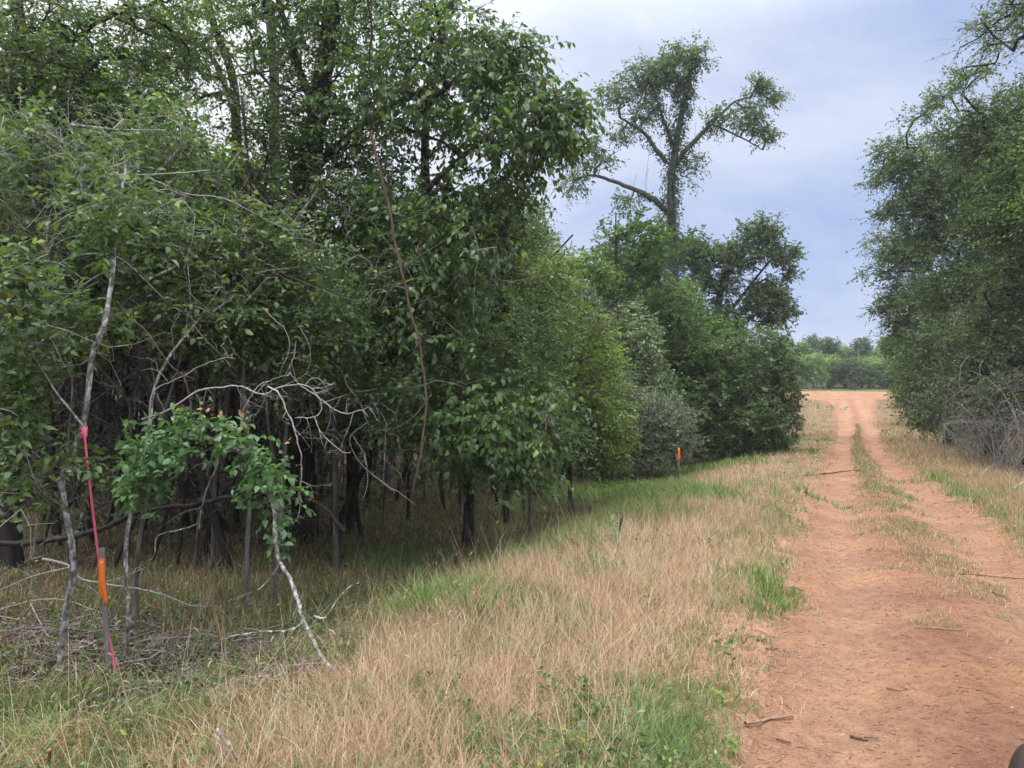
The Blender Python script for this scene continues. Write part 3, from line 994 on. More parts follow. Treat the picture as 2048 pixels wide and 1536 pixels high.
build_tree("pale_limbed_sapling", "sapling with bare white limbs and small leaf sprays right of the largest trunk", "sapling",
    stand(672, 10.6, [(670, 930), (668, 820), (664, 722), (690, 620), (720, 520)]), [0.045, 0.04, 0.032, 0.015],
    [(pxl([(664, 722), (685, 745), (697, 775), (716, 783), (745, 780), (790, 765), (850, 738)], 9.8), 0.014, 0.004),
     (pxl([(697, 775), (720, 805), (735, 845), (752, 860), (792, 855), (830, 830), (862, 790)], 9.7), 0.012, 0.003),
     (pxl([(735, 845), (700, 875), (712, 915), (745, 950), (790, 985)], 9.6), 0.008, 0.003)],
    [px_blob(785, 775, 9.7, 80, 35, 0.4, 26), px_blob(700, 690, 10, 80, 70, 0.6, 60), px_blob(720, 590, 10.2, 120, 90, 0.8, 90), px_blob(790, 855, 9.7, 60, 20, 0.3, 10), px_blob(640, 780, 10.6, 90, 50, 0.6, 30)],
    leaf=0.065, pal=G_DARK, dead=50, seed=13, crown_from=0.6, fine=True, tip=0.003, limb_bark=M_DEAD, twigbark=M_BARK_MID, bark=M_BARK_MID)

build_tree("edge_elm", "small leaved elm spreading low at the wood's edge behind the drooping big leaved sprays", "tree",
    stand(1062, 11.8, [(1060, 960), (1040, 860), (1000, 760), (960, 680)]), [0.05, 0.045, 0.035, 0.02],
    [(pxl([(1045, 880), (960, 850), (880, 830), (800, 820)], 11.4), 0.018, 0.006), (pxl([(1010, 780), (900, 740), (800, 720), (730, 720)], 11.6), 0.02, 0.006)],
    [px_blob(860, 820, 11.3, 120, 70, 0.9, 90), px_blob(740, 740, 11.6, 110, 80, 0.9, 90), px_blob(1000, 760, 11.6, 110, 80, 0.9, 90), px_blob(1095, 880, 11.8, 70, 55, 0.7, 50), px_blob(940, 925, 11.2, 70, 30, 0.6, 24), px_blob(1060, 700, 12.4, 90, 100, 1.0, 90), px_blob(700, 850, 11.6, 90, 40, 0.7, 40)],
    leaf=0.078, pal=G_MID, dead=60, seed=24, crown_from=0.35, twigbark=M_BARK_MID, bark=M_BARK_MID)

build_tree("understory_tree", "dense dark middle storey tree filling the wood left of the hanging vine", "tree",
    stand(700, 13.2, [(700, 850), (690, 700), (660, 560), (640, 420)]), [0.075, 0.07, 0.06, 0.03],
    [(pxl([(690, 700), (600, 640), (500, 600)], 13), 0.03, 0.012), (pxl([(680, 640), (770, 560), (850, 520)], 13.2), 0.03, 0.012)],
    [px_blob(600, 620, 13, 190, 110, 1.2, 170), px_blob(480, 560, 13, 140, 110, 1.2, 110), px_blob(800, 560, 13, 160, 120, 1.2, 150), px_blob(640, 760, 13, 190, 60, 1.0, 90), px_blob(860, 740, 13, 120, 90, 1.0, 90)],
    leaf=0.085, pal=G_DARK, dead=70, seed=14, crown_from=0.4)

build_tree("tangled_tree", "dark tangled tree at the corner of the wood beside the open sky", "tree",
    stand(1010, 15.2, [(1012, 900), (1020, 760), (1010, 600), (1030, 480), (1025, 380)]), [0.07, 0.06, 0.055, 0.025],
    [(pxl([(1015, 700), (1080, 640), (1130, 600)], 15), 0.025, 0.01)],
    [px_blob(1010, 470, 15, 85, 110, 1.2, 130), px_blob(1040, 640, 15, 110, 110, 1.2, 120), px_blob(950, 600, 15, 90, 120, 1.2, 100), px_blob(1020, 800, 15, 100, 70, 1.0, 70)],
    leaf=0.085, pal=G_OAK, dead=70, seed=15, crown_from=0.35)

build_tree("yellow_green_shrub", "yellowish green lit shrub with a thin crooked stem at the wood's edge", "shrub",
    stand(1142, 16.6, [(1140, 930), (1150, 880), (1176, 830), (1160, 740), (1150, 660)]), [0.05, 0.045, 0.035, 0.018],
    [(pxl([(1142, 930), (1110, 880), (1070, 850), (1040, 800)], 16), 0.02, 0.008)],
    [px_blob(1130, 700, 16.6, 100, 110, 1.2, 190), px_blob(1170, 830, 16.4, 100, 80, 1.1, 130), px_blob(1080, 800, 16, 80, 90, 1.0, 100), px_blob(1200, 900, 16.2, 70, 45, 0.8, 50), px_blob(1110, 560, 17, 50, 60, 1.0, 60)],
    leaf=0.088, pal=G_OLIVE, dead=80, seed=16, crown_from=0.35, bark=M_BARK_MID, tip=0.005)

build_tree("grey_shrub", "greyish green twiggy shrub above the grassy corner with the small orange stake", "shrub",
    stand(1285, 26, [(1285, 900), (1290, 850), (1280, 780)]), [0.06, 0.05, 0.03],
    [], [px_blob(1300, 850, 26, 90, 75, 1.6, 190), px_blob(1230, 830, 25, 70, 90, 1.6, 170), px_blob(1355, 870, 26.5, 45, 55, 1.0, 70), px_blob(1270, 920, 25.5, 90, 30, 1.2, 50)],
    leaf=0.11, pal=G_GREY, dead=80, seed=17, crown_from=0.1, bark=M_BARK_MID, twigbark=M_DEAD, tip=0.006, spray_n=4, leaf_n=7)

build_tree("flowering_vine_tree", "tree smothered in cream flowering creeper in the middle of the left bank", "tree",
    stand(1240, 29.5, [(1238, 860), (1240, 760), (1250, 660)]), [0.11, 0.1, 0.06],
    [], [px_blob(1262, 690, 29, 65, 85, 1.4, 190), px_blob(1235, 790, 28, 60, 80, 1.4, 130), px_blob(1300, 780, 29, 50, 70, 1.2, 100)],
    leaf=0.12, pal=G_PALE, dead=40, seed=18, crown_from=0.2)
build_tree("pale_creeper_tree", "narrow dark tree with a pale creeper top, left of the flowering mass", "tree",
    stand(1160, 25.5, [(1160, 850), (1158, 740), (1155, 600)]), [0.10, 0.09, 0.05],
    [], [px_blob(1156, 600, 25, 40, 50, 1.0, 65), px_blob(1165, 680, 25, 45, 60, 1.0, 70), px_blob(1170, 790, 25, 50, 60, 1.0, 60)],
    leaf=0.09, pal=[(5, (0.06, 0.10, 0.05)), (2, (0.22, 0.27, 0.17)), (1, (0.34, 0.38, 0.27))], seed=19, crown_from=0.3)

build_tree("feathery_tree", "light green feathery tree in front of the tall ivied trunk", "tree",
    stand(1345, 33.5, [(1345, 850), (1340, 740), (1345, 620)]), [0.12, 0.1, 0.05],
    [], [px_blob(1342, 620, 33, 62, 62, 1.8, 130), px_blob(1390, 700, 33, 70, 60, 1.6, 120), px_blob(1320, 740, 33, 60, 60, 1.6, 100), px_blob(1350, 820, 32, 80, 70, 1.6, 130), px_blob(1400, 760, 33, 60, 60, 1.5, 90), px_blob(1290, 660, 34, 50, 60, 1.4, 70)],
    leaf=0.15, pal=[(5, (0.12, 0.20, 0.07)), (3, (0.15, 0.235, 0.08)), (0.5, (0.22, 0.20, 0.07))], dead=40, seed=20, crown_from=0.2)

build_tree("cedar_elm", "wide dark rounded tree whose skirt reaches the grass beside the road", "tree",
    stand(1475, 34.5, [(1472, 860), (1478, 780), (1480, 690)]), [0.2, 0.17, 0.08],
    [(pxl([(1474, 840), (1530, 790), (1570, 740)], 33.5), 0.06, 0.02), (pxl([(1474, 830), (1420, 780), (1400, 720)], 33.5), 0.06, 0.02)],
    [px_blob(1470, 710, 34, 110, 55, 2.2, 200), px_blob(1430, 790, 33, 85, 75, 2.0, 200), px_blob(1550, 740, 34, 58, 90, 1.8, 150), px_blob(1490, 840, 32.5, 90, 60, 1.8, 160), px_blob(1560, 830, 34, 42, 60, 1.2, 85), px_blob(1440, 880, 32.5, 70, 35, 1.2, 90), px_blob(1520, 880, 33, 60, 30, 1.2, 70), px_blob(1480, 780, 33.5, 70, 60, 1.6, 120)],
    leaf=0.15, pal=G_OAK, dead=40, seed=21, crown_from=0.15, spray_n=4, leafmat=M_LEAF_FAR)

G_IVY = [(5, (0.050, 0.092, 0.045)), (3, (0.075, 0.125, 0.05)), (1, (0.11, 0.16, 0.06))]
def _ivy(path, rad, n, leaf, pal, seed, out):
    """creeper leaves hugging a stem"""
    rng = np.random.default_rng(seed)
    q = resample(np.asarray(path, float), 200)
    i = rng.integers(0, 199, n)
    a = rng.uniform(0, 2 * math.pi, n)
    o = np.stack([np.cos(a), np.sin(a), np.zeros(n)], 1)
    P = q[i] + o * (rad[0] + rng.random((n, 1)) ** 1.6 * (rad[1] - rad[0])) + rng.normal(0, 0.06, (n, 3))
    A = unit(o * 0.5 + rng.normal(0, 0.4, (n, 3)) - np.array([0, 0, 0.5]))
    Nn = unit(o + rng.normal(0, 0.35, (n, 3)) + np.array([0, 0, 0.4]))
    L = leaf * rng.uniform(0.6, 1.3, n)
    V, F_, m = leaf_geo(P, A, Nn, L, L * 0.62, False)
    out.add(V, F_, np.tile(leaf_cols(n, pal, rng), (m, 1)))

tall_trunk = rooted(1352, 900, [(1350, 760, 45), (1350, 600, 45), (1346, 480, 45), (1343, 400, 45), (1348, 310, 45), (1362, 230, 45), (1376, 160, 45), (1388, 115, 45)])
tall_trunk[0] = np.array([at(1352, 880, 45)[0], 45.0, land(at(1352, 880, 45)[0], 45.0)[0]])
LA = pxl([(1336, 425), (1310, 400), (1278, 385), (1245, 372), (1210, 360), (1180, 352), (1150, 360)], 45)
LB = pxl([(1350, 330), (1375, 300), (1405, 268), (1425, 245), (1450, 225), (1470, 205), (1500, 195)], 45)
LC = pxl([(1425, 250), (1455, 262), (1490, 280), (1525, 300)], 45)
LD = pxl([(1332, 325), (1305, 300), (1285, 270), (1262, 250), (1240, 235)], 45)
LE = pxl([(1345, 290), (1325, 235), (1310, 190), (1290, 150)], 45)
LG = pxl([(1378, 150), (1395, 130), (1420, 118)], 45)
tall = build_tree("ivied_tree", "tall ivy covered tree with a bare forked crown standing above the left bank", "tree",
    tall_trunk, [0.36, 0.33, 0.30, 0.26, 0.2, 0.1],
    [(LA, 0.19, 0.06), (LB, 0.18, 0.05), (LC, 0.07, 0.03), (LD, 0.16, 0.06), (LE, 0.12, 0.04), (LG, 0.05, 0.02)],
    [px_blob(1310, 150, 45, 48, 42, 1.6, 60), px_blob(1345, 135, 45, 34, 42, 1.4, 50), px_blob(1392, 115, 45, 34, 28, 1.2, 34), px_blob(1265, 165, 45, 38, 36, 1.4, 36), px_blob(1365, 185, 45, 22, 36, 0.9, 26),
     px_blob(1225, 200, 45, 36, 26, 1.2, 26), px_blob(1285, 225, 45, 40, 34, 1.3, 34), px_blob(1240, 270, 45, 34, 20, 1.0, 16), px_blob(1520, 172, 45, 26, 22, 1.0, 26), px_blob(1550, 198, 45, 22, 12, 0.8, 14), px_blob(1490, 210, 45, 28, 12, 0.8, 14),
     px_blob(1440, 240, 45, 30, 22, 1.0, 26), px_blob(1495, 245, 45, 36, 20, 1.2, 34), px_blob(1528, 270, 45, 26, 24, 1.0, 24), px_blob(1195, 320, 45, 40, 26, 1.2, 20), px_blob(1150, 370, 45, 26, 30, 1.0, 22), px_blob(1250, 400, 45, 30, 18, 1.0, 12), px_blob(1385, 330, 45, 26, 40, 0.9, 18), px_blob(1180, 290, 45, 26, 22, 0.9, 12)],
    leaf=0.175, pal=G_OAK, seed=22, crown_from=0.55, bark=M_BARK_MID, leafmat=M_LEAF_FAR, spray_n=4, leaf_n=7, spray_len=0.6, tip=0.012, reach_pen=0.2, clumpvar=0.15)
iv = Bag()
_ivy(tall_trunk[1:], (0.22, 0.66), 6400, 0.16, G_IVY, 221, iv)
_ivy(LA[:3], (0.1, 0.45), 420, 0.16, G_IVY, 222, iv)
_ivy(LD[:4], (0.1, 0.4), 260, 0.16, G_IVY, 223, iv)
_ivy(LB[1:4], (0.1, 0.4), 160, 0.16, G_IVY, 226, iv)
_ivy(LE, (0.1, 0.5), 700, 0.16, G_IVY, 224, iv)
_ivy(LB[:2], (0.1, 0.4), 120, 0.16, G_IVY, 225, iv)
_me = iv.mesh("ivy")
_me.transform(__import__("mathutils").Matrix.Translation(-tall.location))
link("ivy", _me, M_LEAF_FAR, tall)["kind"] = "stuff"
# bare hanging creeper stems
hs = []
for k in range(14):
    g = np.random.default_rng(900 + k)
    a = at(g.uniform(1255, 1400), g.uniform(230, 400), 45 + g.uniform(-0.5, 0.5))
    n_ = g.uniform(1.2, 3.2)
    hs.append(resample([a, a + [g.normal(0, .25), 0, -n_ * .5], a + [g.normal(0, .4), 0, -n_]], 6))
V, f = tubes(np.array(hs), np.full((len(hs), 6), 0.009), 3, False)
_o = link("hanging_stems", make_mesh("hanging_stems", V - np.array(tall.location), f), M_BARK_MID, tall)
_o["kind"] = "stuff"

build_tree("post_oak", "dark spreading oak just right of the tall ivied tree, against the sky", "tree",
    stand(1440, 48, [(1445, 800), (1450, 700), (1440, 600), (1460, 520)]), [0.33, 0.28, 0.24, 0.12],
    [(pxl([(1446, 640), (1500, 570), (1545, 520), (1580, 515)], 48), 0.12, 0.04), (pxl([(1452, 560), (1490, 490), (1515, 450)], 48), 0.1, 0.04), (pxl([(1448, 650), (1520, 630), (1570, 620)], 48), 0.1, 0.03)],
    [px_blob(1430, 540, 48, 70, 65, 2.2, 130), px_blob(1520, 462, 48, 42, 32, 1.6, 60), px_blob(1485, 510, 48, 40, 36, 1.6, 50), px_blob(1565, 510, 48, 36, 26, 1.4, 44), px_blob(1530, 590, 48, 55, 42, 1.8, 90), px_blob(1455, 640, 48, 70, 50, 2, 100), px_blob(1545, 630, 48, 46, 28, 1.6, 55), px_blob(1390, 500, 48, 34, 36, 1.4, 46), px_blob(1585, 545, 48, 16, 14, 0.6, 10)],
    leaf=0.21, pal=G_OAK, seed=23, crown_from=0.4, leafmat=M_LEAF_FAR, spray_len=0.55, tip=0.014, clumpvar=0.2)

for i, (lab, px, Y, tops, bl, pal) in enumerate([
    ("sparse grey topped tree left of the tall ivied trunk", 1245, 52, [(1245, 640), (1235, 540), (1230, 480)], [(1230, 495, 46, 36, 40), (1260, 560, 60, 50, 90)], G_GREY),
    ("bushy mid green tree close behind the tall ivied trunk", 1300, 54, [(1300, 700), (1300, 560)], [(1300, 520, 50, 45, 80), (1310, 600, 70, 50, 110), (1370, 500, 40, 34, 50)], G_MID),
    ("light green low tree between the wood and the ivied trunk", 1200, 50, [(1200, 700), (1195, 600)], [(1190, 580, 55, 50, 90), (1225, 640, 55, 50, 90), (1150, 560, 35, 40, 50)], G_BRIGHT),
    ("warm yellow green shrub between the olive shrub and the cream flowering creeper", 1205, 24, [(1205, 900), (1200, 760)], [(1195, 740, 52, 62, 110), (1215, 850, 42, 60, 80), (1160, 800, 40, 40, 50)], G_OLIVE),
    ("bright green bush filling the bank below the spreading oak", 1395, 37, [(1395, 800), (1400, 690)], [(1400, 660, 55, 38, 90), (1445, 690, 40, 30, 50), (1370, 600, 34, 34, 50)], G_BRIGHT),
    ("green tree at the wood's corner rising behind the dark tangle", 1100, 30, [(1100, 760), (1090, 620), (1085, 520)], [(1085, 540, 45, 60, 90), (1110, 620, 60, 60, 100), (1060, 470, 45, 60, 70)], G_MID),
]):
    s = max(.6, Y / 48.0)
    build_tree("bank_tree", lab, "tree", stand(px, Y, tops), [0.2, 0.16, 0.08], [], [px_blob(b[0], b[1], Y, b[2], b[3], 1.8, b[4]) for b in bl],
        leaf=0.21 * s, pal=pal, seed=30 + i, crown_from=0.4, leafmat=M_LEAF_FAR, spray_len=0.5, tip=0.013, group="trees along the left bank")

# ---- trees along the right side of the road
RIGHT = [
    ("nearest oak of the right side, its boughs hanging in at the top corner", 17.5, 16.2, [(17.6, 3.5), (17.0, 6.5), (16.8, 10)], 0.3,
        [((14.4, 13.6, 10.3), (12.2, 13.4, 9.3))], [(2010, 22, 15, 42, 40, 26), (2030, 84, 15, 50, 14, 16), (2070, 10, 15.5, 60, 60, 50)], 0.06, G_OAK),
    ("tall oak of the right side with feathery boughs reaching over the verge", 20.6, 28.5, None, 0.34, [],
        [(2030, 225, 28, 60, 70, 140), (1965, 285, 29, 70, 70, 180), (2030, 330, 27, 70, 90, 160), (1905, 262, 30, 34, 40, 46), (1900, 188, 29, 30, 10, 18), (1940, 150, 28, 26, 10, 16), (2050, 450, 26, 60, 80, 120), (1990, 430, 28, 70, 70, 150)], 0.10, G_OAK),
    ("dark oak of the right side with the leftmost bough tips", 23.3, 36, None, 0.34, [],
        [(1880, 345, 36, 64, 55, 150), (1960, 380, 34, 60, 60, 130), (1815, 310, 37, 42, 38, 60), (1790, 345, 37.5, 34, 26, 36), (1762, 352, 37.5, 18, 6, 12), (1778, 296, 37.5, 24, 8, 16), (1850, 222, 33, 26, 9, 18), (1768, 430, 38, 20, 8, 12), (1860, 430, 36, 70, 70, 170), (1940, 480, 35, 80, 80, 190), (1812, 400, 37, 32, 34, 40), (1910, 580, 35, 80, 70, 160), (1980, 570, 33, 70, 80, 140)], 0.12, G_OAK),
    ("mid green oak of the right side in front of the grey dead brush", 27, 46, None, 0.3, [],
        [(1830, 500, 46, 55, 55, 130), (1790, 520, 47, 36, 50, 70), (1752, 545, 47, 22, 7, 16), (1762, 480, 47, 20, 8, 14), (1764, 620, 47, 20, 8, 14), (1850, 600, 45, 65, 55, 140), (1795, 600, 47, 36, 34, 60), (1810, 655, 47, 40, 40, 70), (1890, 680, 43, 70, 55, 150), (1900, 770, 42, 70, 55, 150), (1850, 760, 45, 40, 50, 80), (1840, 820, 45, 40, 40, 70)], 0.14, G_OAK),
    ("farthest oak of the right side beside the bare clearing", 35.5, 62, None, 0.25, [],
        [(1800, 690, 62, 36, 38, 80), (1825, 740, 61, 40, 38, 90), (1850, 780, 60, 45, 40, 90), (1860, 700, 60, 45, 50, 90), (1815, 790, 62, 22, 20, 26)], 0.16, G_MID),
    ("low bushy tree of the right side under the boughs", 21.5, 31, None, 0.2, [],
        [(1960, 700, 31, 70, 60, 110), (2000, 640, 29, 70, 60, 110), (2050, 560, 27, 60, 80, 130), (1900, 815, 36, 60, 45, 130), (1950, 770, 31, 70, 60, 150), (2040, 700, 27, 50, 60, 110), (1960, 845, 30, 60, 30, 80), (2040, 800, 26, 60, 60, 120)], 0.11, G_GREY),
    ("yellow green young tree of the right side at the picture's edge", 19.6, 26, None, 0.12, [],
        [(2035, 420, 25.6, 22, 55, 60), (2045, 330, 25.6, 20, 24, 20), (2050, 500, 25.6, 24, 40, 30)], 0.10, G_BRIGHT),
]
for i, (lab, x, y, tops, r0, lim, bl, leaf, pal) in enumerate(RIGHT):
    z = land(x, y)[0]
    b = np.array([x, y, z])
    hi = max((at(k[0], k[1], k[2])[2] for k in bl))
    cx = np.mean([at(k[0], k[1], k[2])[0] for k in bl])
    if tops:
        tr = [b, np.array([tops[0][0], y, z + tops[0][1]]), np.array([tops[1][0], y, z + tops[1][1]]), np.array([tops[2][0], y, z + tops[2][1]])]
    else:
        h = hi - z
        tr = [b, b + [0.15, 0, h * 0.3], b + [(cx - x) * 0.25, 0, h * 0.62], b + [(cx - x) * 0.5, 0, h * 0.92]]
    build_tree("oak_tree", lab, "tree", tr, [r0, r0 * 0.8, r0 * 0.6, r0 * 0.3], [([np.array(q) for q in l_], 0.09, 0.03) for l_ in lim],
        [px_blob(k[0], k[1], k[2], k[3], k[4] * .92, 1.9, int(k[5] * .78)) for k in bl], leaf=leaf * 1.3, pal=pal, seed=50 + i, crown_from=0.3,
        leafmat=M_LEAF_FAR, spray_len=0.36 + leaf * 3.2, dead=45, tip=0.010, spray_n=4, clumpvar=0.42, twig_r=0.005, reach_pen=0.25, group="trees along the right side of the road")

# ---- the trees beyond the clearing
FAR = [(1604, 694, 116, G_FAR, 14), (1626, 684, 122, G_GREY, 17), (1655, 688, 118, G_GREY, 24), (1688, 702, 121, G_FAR, 16), (1722, 686, 117, G_GREY, 18), (1746, 708, 120, G_FAR, 14),
       (1773, 690, 123, G_FAR, 15), (1812, 684, 118, G_FAR, 22), (1848, 680, 121, G_GREY, 18), (1570, 684, 121, G_FAR, 18)]
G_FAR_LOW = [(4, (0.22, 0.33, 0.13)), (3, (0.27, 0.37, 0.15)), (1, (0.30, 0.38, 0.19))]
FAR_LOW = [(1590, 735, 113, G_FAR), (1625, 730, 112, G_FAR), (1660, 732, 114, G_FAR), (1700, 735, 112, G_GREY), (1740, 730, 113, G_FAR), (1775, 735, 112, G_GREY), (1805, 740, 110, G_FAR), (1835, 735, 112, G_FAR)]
FAR_LAB = ["first tree from the left beyond the clearing, half behind the cedar elm", "thin grey tree beyond the clearing near its left end", "rounded grey tree beyond the clearing left of the road's end", "green crown straight beyond the left edge of the road's end",
           "grey spreading tree straight beyond the road's end", "light green small crown beyond the right edge of the road's end", "pointed tree beyond the clearing right of the road's end", "green tree beyond the clearing touching the right side oaks",
           "grey tree beyond the clearing behind the right side oaks", "tree beyond the clearing behind the cedar elm's crown"]
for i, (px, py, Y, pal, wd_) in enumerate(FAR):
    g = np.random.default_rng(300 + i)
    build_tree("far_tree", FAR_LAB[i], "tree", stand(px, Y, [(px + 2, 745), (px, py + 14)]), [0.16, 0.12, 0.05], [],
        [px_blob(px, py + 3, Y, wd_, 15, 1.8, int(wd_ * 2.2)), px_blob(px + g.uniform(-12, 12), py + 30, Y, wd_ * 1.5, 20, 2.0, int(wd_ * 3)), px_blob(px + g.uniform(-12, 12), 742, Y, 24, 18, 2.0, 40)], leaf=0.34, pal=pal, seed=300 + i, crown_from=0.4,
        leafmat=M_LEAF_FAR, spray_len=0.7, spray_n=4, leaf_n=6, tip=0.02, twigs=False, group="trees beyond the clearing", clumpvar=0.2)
LOW_LAB = ["bright bush beyond the clearing beside the cedar elm", "second low bush beyond the clearing from the left", "bright green bush beyond the clearing in front of the grey trees", "grey bush straight beyond the road's end",
           "green bush beyond the clearing right of the road's end", "grey bush beyond the clearing near the right side oaks", "low bush at the clearing's right edge", "bright bush beyond the clearing behind the right side oaks"]
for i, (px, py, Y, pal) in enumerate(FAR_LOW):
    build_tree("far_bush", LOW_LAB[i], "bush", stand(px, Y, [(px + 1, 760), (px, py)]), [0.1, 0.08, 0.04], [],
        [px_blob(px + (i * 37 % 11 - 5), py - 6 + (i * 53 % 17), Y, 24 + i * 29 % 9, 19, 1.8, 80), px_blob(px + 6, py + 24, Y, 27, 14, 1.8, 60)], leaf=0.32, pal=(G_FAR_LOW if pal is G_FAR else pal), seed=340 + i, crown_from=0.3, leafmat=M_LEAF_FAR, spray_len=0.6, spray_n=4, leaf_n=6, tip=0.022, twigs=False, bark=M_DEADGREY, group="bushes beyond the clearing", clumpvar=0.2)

# ---- deeper trees of the left wood: four kinds, copied
def wood_proto(i, h, n, leaf, pal, lab, r=0.1, Y0=20):
    g = np.random.default_rng(400 + i)
    b = np.array([-300.0 - 12 * i, -200.0, 0.0])
    tr = [b, b + [g.normal(0, .2), g.normal(0, .2), h * .35], b + [g.normal(0, .4), g.normal(0, .4), h * .7], b + [g.normal(0, .5), g.normal(0, .5), h]]
    bl = [(b + [g.normal(0, .6), g.normal(0, .6), h * 0.62], (1.7, 1.7, h * 0.22), n // 2), (b + [g.normal(0, .8), g.normal(0, .8), h * 0.88], (1.5, 1.5, h * 0.17), n // 2)]
    return build_tree("wood_tree", lab, "tree", tr, [r, r * .8, r * .6, r * .3], [], bl, leaf=leaf, pal=pal, seed=400 + i, crown_from=0.35, leafmat=M_LEAF_FAR,
                      spray_len=0.5, spray_n=4, leaf_n=7, tip=0.009, twigs=False, group="trees deeper in the left wood")
WLAB = "leafy tree standing deeper in the shaded left wood behind its edge trees"
protos = [wood_proto(0, 8.2, 190, 0.17, G_BRIGHT, WLAB, 0.065), wood_proto(1, 7.2, 180, 0.16, G_BRIGHT, WLAB, 0.055), wood_proto(2, 9.2, 200, 0.18, G_DARK, WLAB, 0.085), wood_proto(3, 6.0, 180, 0.16, G_OAK, WLAB, 0.05)]
g = np.random.default_rng(77)
spots = []
tries = 0
while len(spots) < 92 and tries < 9000:
    tries += 1
    Y = g.uniform(13.5, 62)
    x = g.uniform(-0.80 * Y - 2, 0.30 * Y)
    o_, h_, _z, _t = road_coords(x, Y)
    ee = o_[0] - h_[0]
    if ee < 7.5 + max(0, (20 - Y)) * 0.25: continue
    mind = 1.5 if Y < 28 else 2.3
    if Y < 24 and len([s for s in spots if s[1] < 24]) > 34: continue
    if any((x - s[0]) ** 2 + (Y - s[1]) ** 2 < mind ** 2 for s in spots): continue
    spots.append((x, Y))
used = [False] * 4
for (x, Y) in spots:
    k = int(g.integers(0, 4))
    loc = (x, Y, land(x, Y)[0] - 0.05)
    sc = g.uniform(0.85, 1.15) * (1.0 if Y < 30 else 1.1)
    rz = g.uniform(0, 6.28)
    if not used[k]:
        used[k] = True
        protos[k].location = Vector(loc)
        protos[k].rotation_euler = (0, 0, rz)
        protos[k].scale = (sc, sc, sc)
    else:
        copy_thing(protos[k], loc, rz, sc, tilt=(g.normal(0, .03), g.normal(0, .03)))

# more trees behind the right side ones
RL_ = "leafy tree standing behind the oaks on the right side of the road"
rprot = None
spots = []
while len(spots) < 26:
    Y = g.uniform(14, 100)
    t_r = np.interp(Y, RY, RR)
    x = t_r + g.uniform(7.5, 22)
    if any((x - s[0]) ** 2 + (Y - s[1]) ** 2 < 3.4 ** 2 for s in spots): continue
    spots.append((x, Y))
for (x, Y) in spots:
    k = int(g.integers(0, 4))
    c = copy_thing(protos[k], (x, Y, land(x, Y)[0] - 0.05), g.uniform(0, 6.28), g.uniform(1.15, 1.6), RL_)
    c["group"] = "trees behind the right side oaks"

# slender trunks of the understorey
def pole_proto(i, h, r, ntw):
    g = np.random.default_rng(500 + i)
    b = np.array([-400.0 - 5 * i, -200.0, 0.0])
    tr = [b]
    for q in range(1, 6):
        tr.append(b + [g.normal(0, .10) * q + 0.05 * q * (i % 3 - 1), g.normal(0, .10) * q, h * q / 5])
    lims = []
    for q in range(ntw):
        z = g.uniform(0.7, h * 0.95)
        s = np.array([np.interp(z, [p[2] for p in tr], [p[0] for p in tr]), np.interp(z, [p[2] for p in tr], [p[1] for p in tr]), z])
        a, l = g.uniform(0, 6.28), g.uniform(0.3, 1.1)
        d = np.array([math.cos(a), math.sin(a), g.uniform(-0.3, 0.7)]) * l
        lims.append(resample([s, s + d * .5 + g.normal(0, .06, 3), s + d + g.normal(0, .1, 3)], 6))
        for w in range(2):
            s2 = s + d * g.uniform(.35, .8)
            lims.append(resample([s2, s2 + g.normal(0, .14, 3), s2 + g.normal(0, .26, 3)], 6))
    root = thing("slender_tree", b, "slender dark trunk among many in the shade of the left wood", "tree", "slender trunks in the shaded wood")
    p, rr = one_tube(tr, np.linspace(r, r * .5, 6), k=18, wob=r * .25, seed=i)
    p[0] -= [0, 0, .1]
    V, f = tubes(p[None], rr[None], 7)
    link("trunk", make_mesh("trunk", V - b, f, None, True), M_BARK if i % 2 else M_BARK_MID, root)
    V, f = tubes(np.array(lims), np.tile(np.linspace(.008, .002, 6), (len(lims), 1)), 3, False)
    link("dead_twigs", make_mesh("dead_twigs", V - b, f), M_BARK if i % 2 else M_BARK_MID, root)["kind"] = "stuff"
    return root
poles = [pole_proto(i, h, r, n) for i, (h, r, n) in enumerate([(5.5, .030, 24), (6.2, .042, 24), (5.0, .020, 26), (6.5, .055, 20), (5.6, .024, 30), (6.0, .036, 26)])]
spots = []
tries = 0
while len(spots) < 285 and tries < 50000:
    tries += 1
    Y = 10.2 + 20 * g.random() ** 1.5
    x = g.uniform(-0.72 * Y - 0.5, 0.24 * Y)
    o_, h_, _z, _t = road_coords(x, Y)
    ee = o_[0] - h_[0]
    if ee < 6.6: continue
    if any((x - s[0]) ** 2 + (Y - s[1]) ** 2 < 0.33 ** 2 for s in spots): continue
    spots.append((x, Y))
used = [False] * len(poles)
for n_, (x, Y) in enumerate(spots):
    k = int(g.integers(0, len(poles)))
    loc = (x, Y, land(x, Y)[0] - 0.03)
    sc, rz = g.uniform(0.85, 1.2), g.uniform(0, 6.28)
    tl = (g.normal(0, .13), g.normal(0, .13))
    if not used[k]:
        used[k] = True
        poles[k].location, poles[k].rotation_euler, poles[k].scale = Vector(loc), (tl[0], tl[1], rz), (sc, sc, sc)
    else:
        copy_thing(poles[k], loc, rz, sc, tilt=tl)

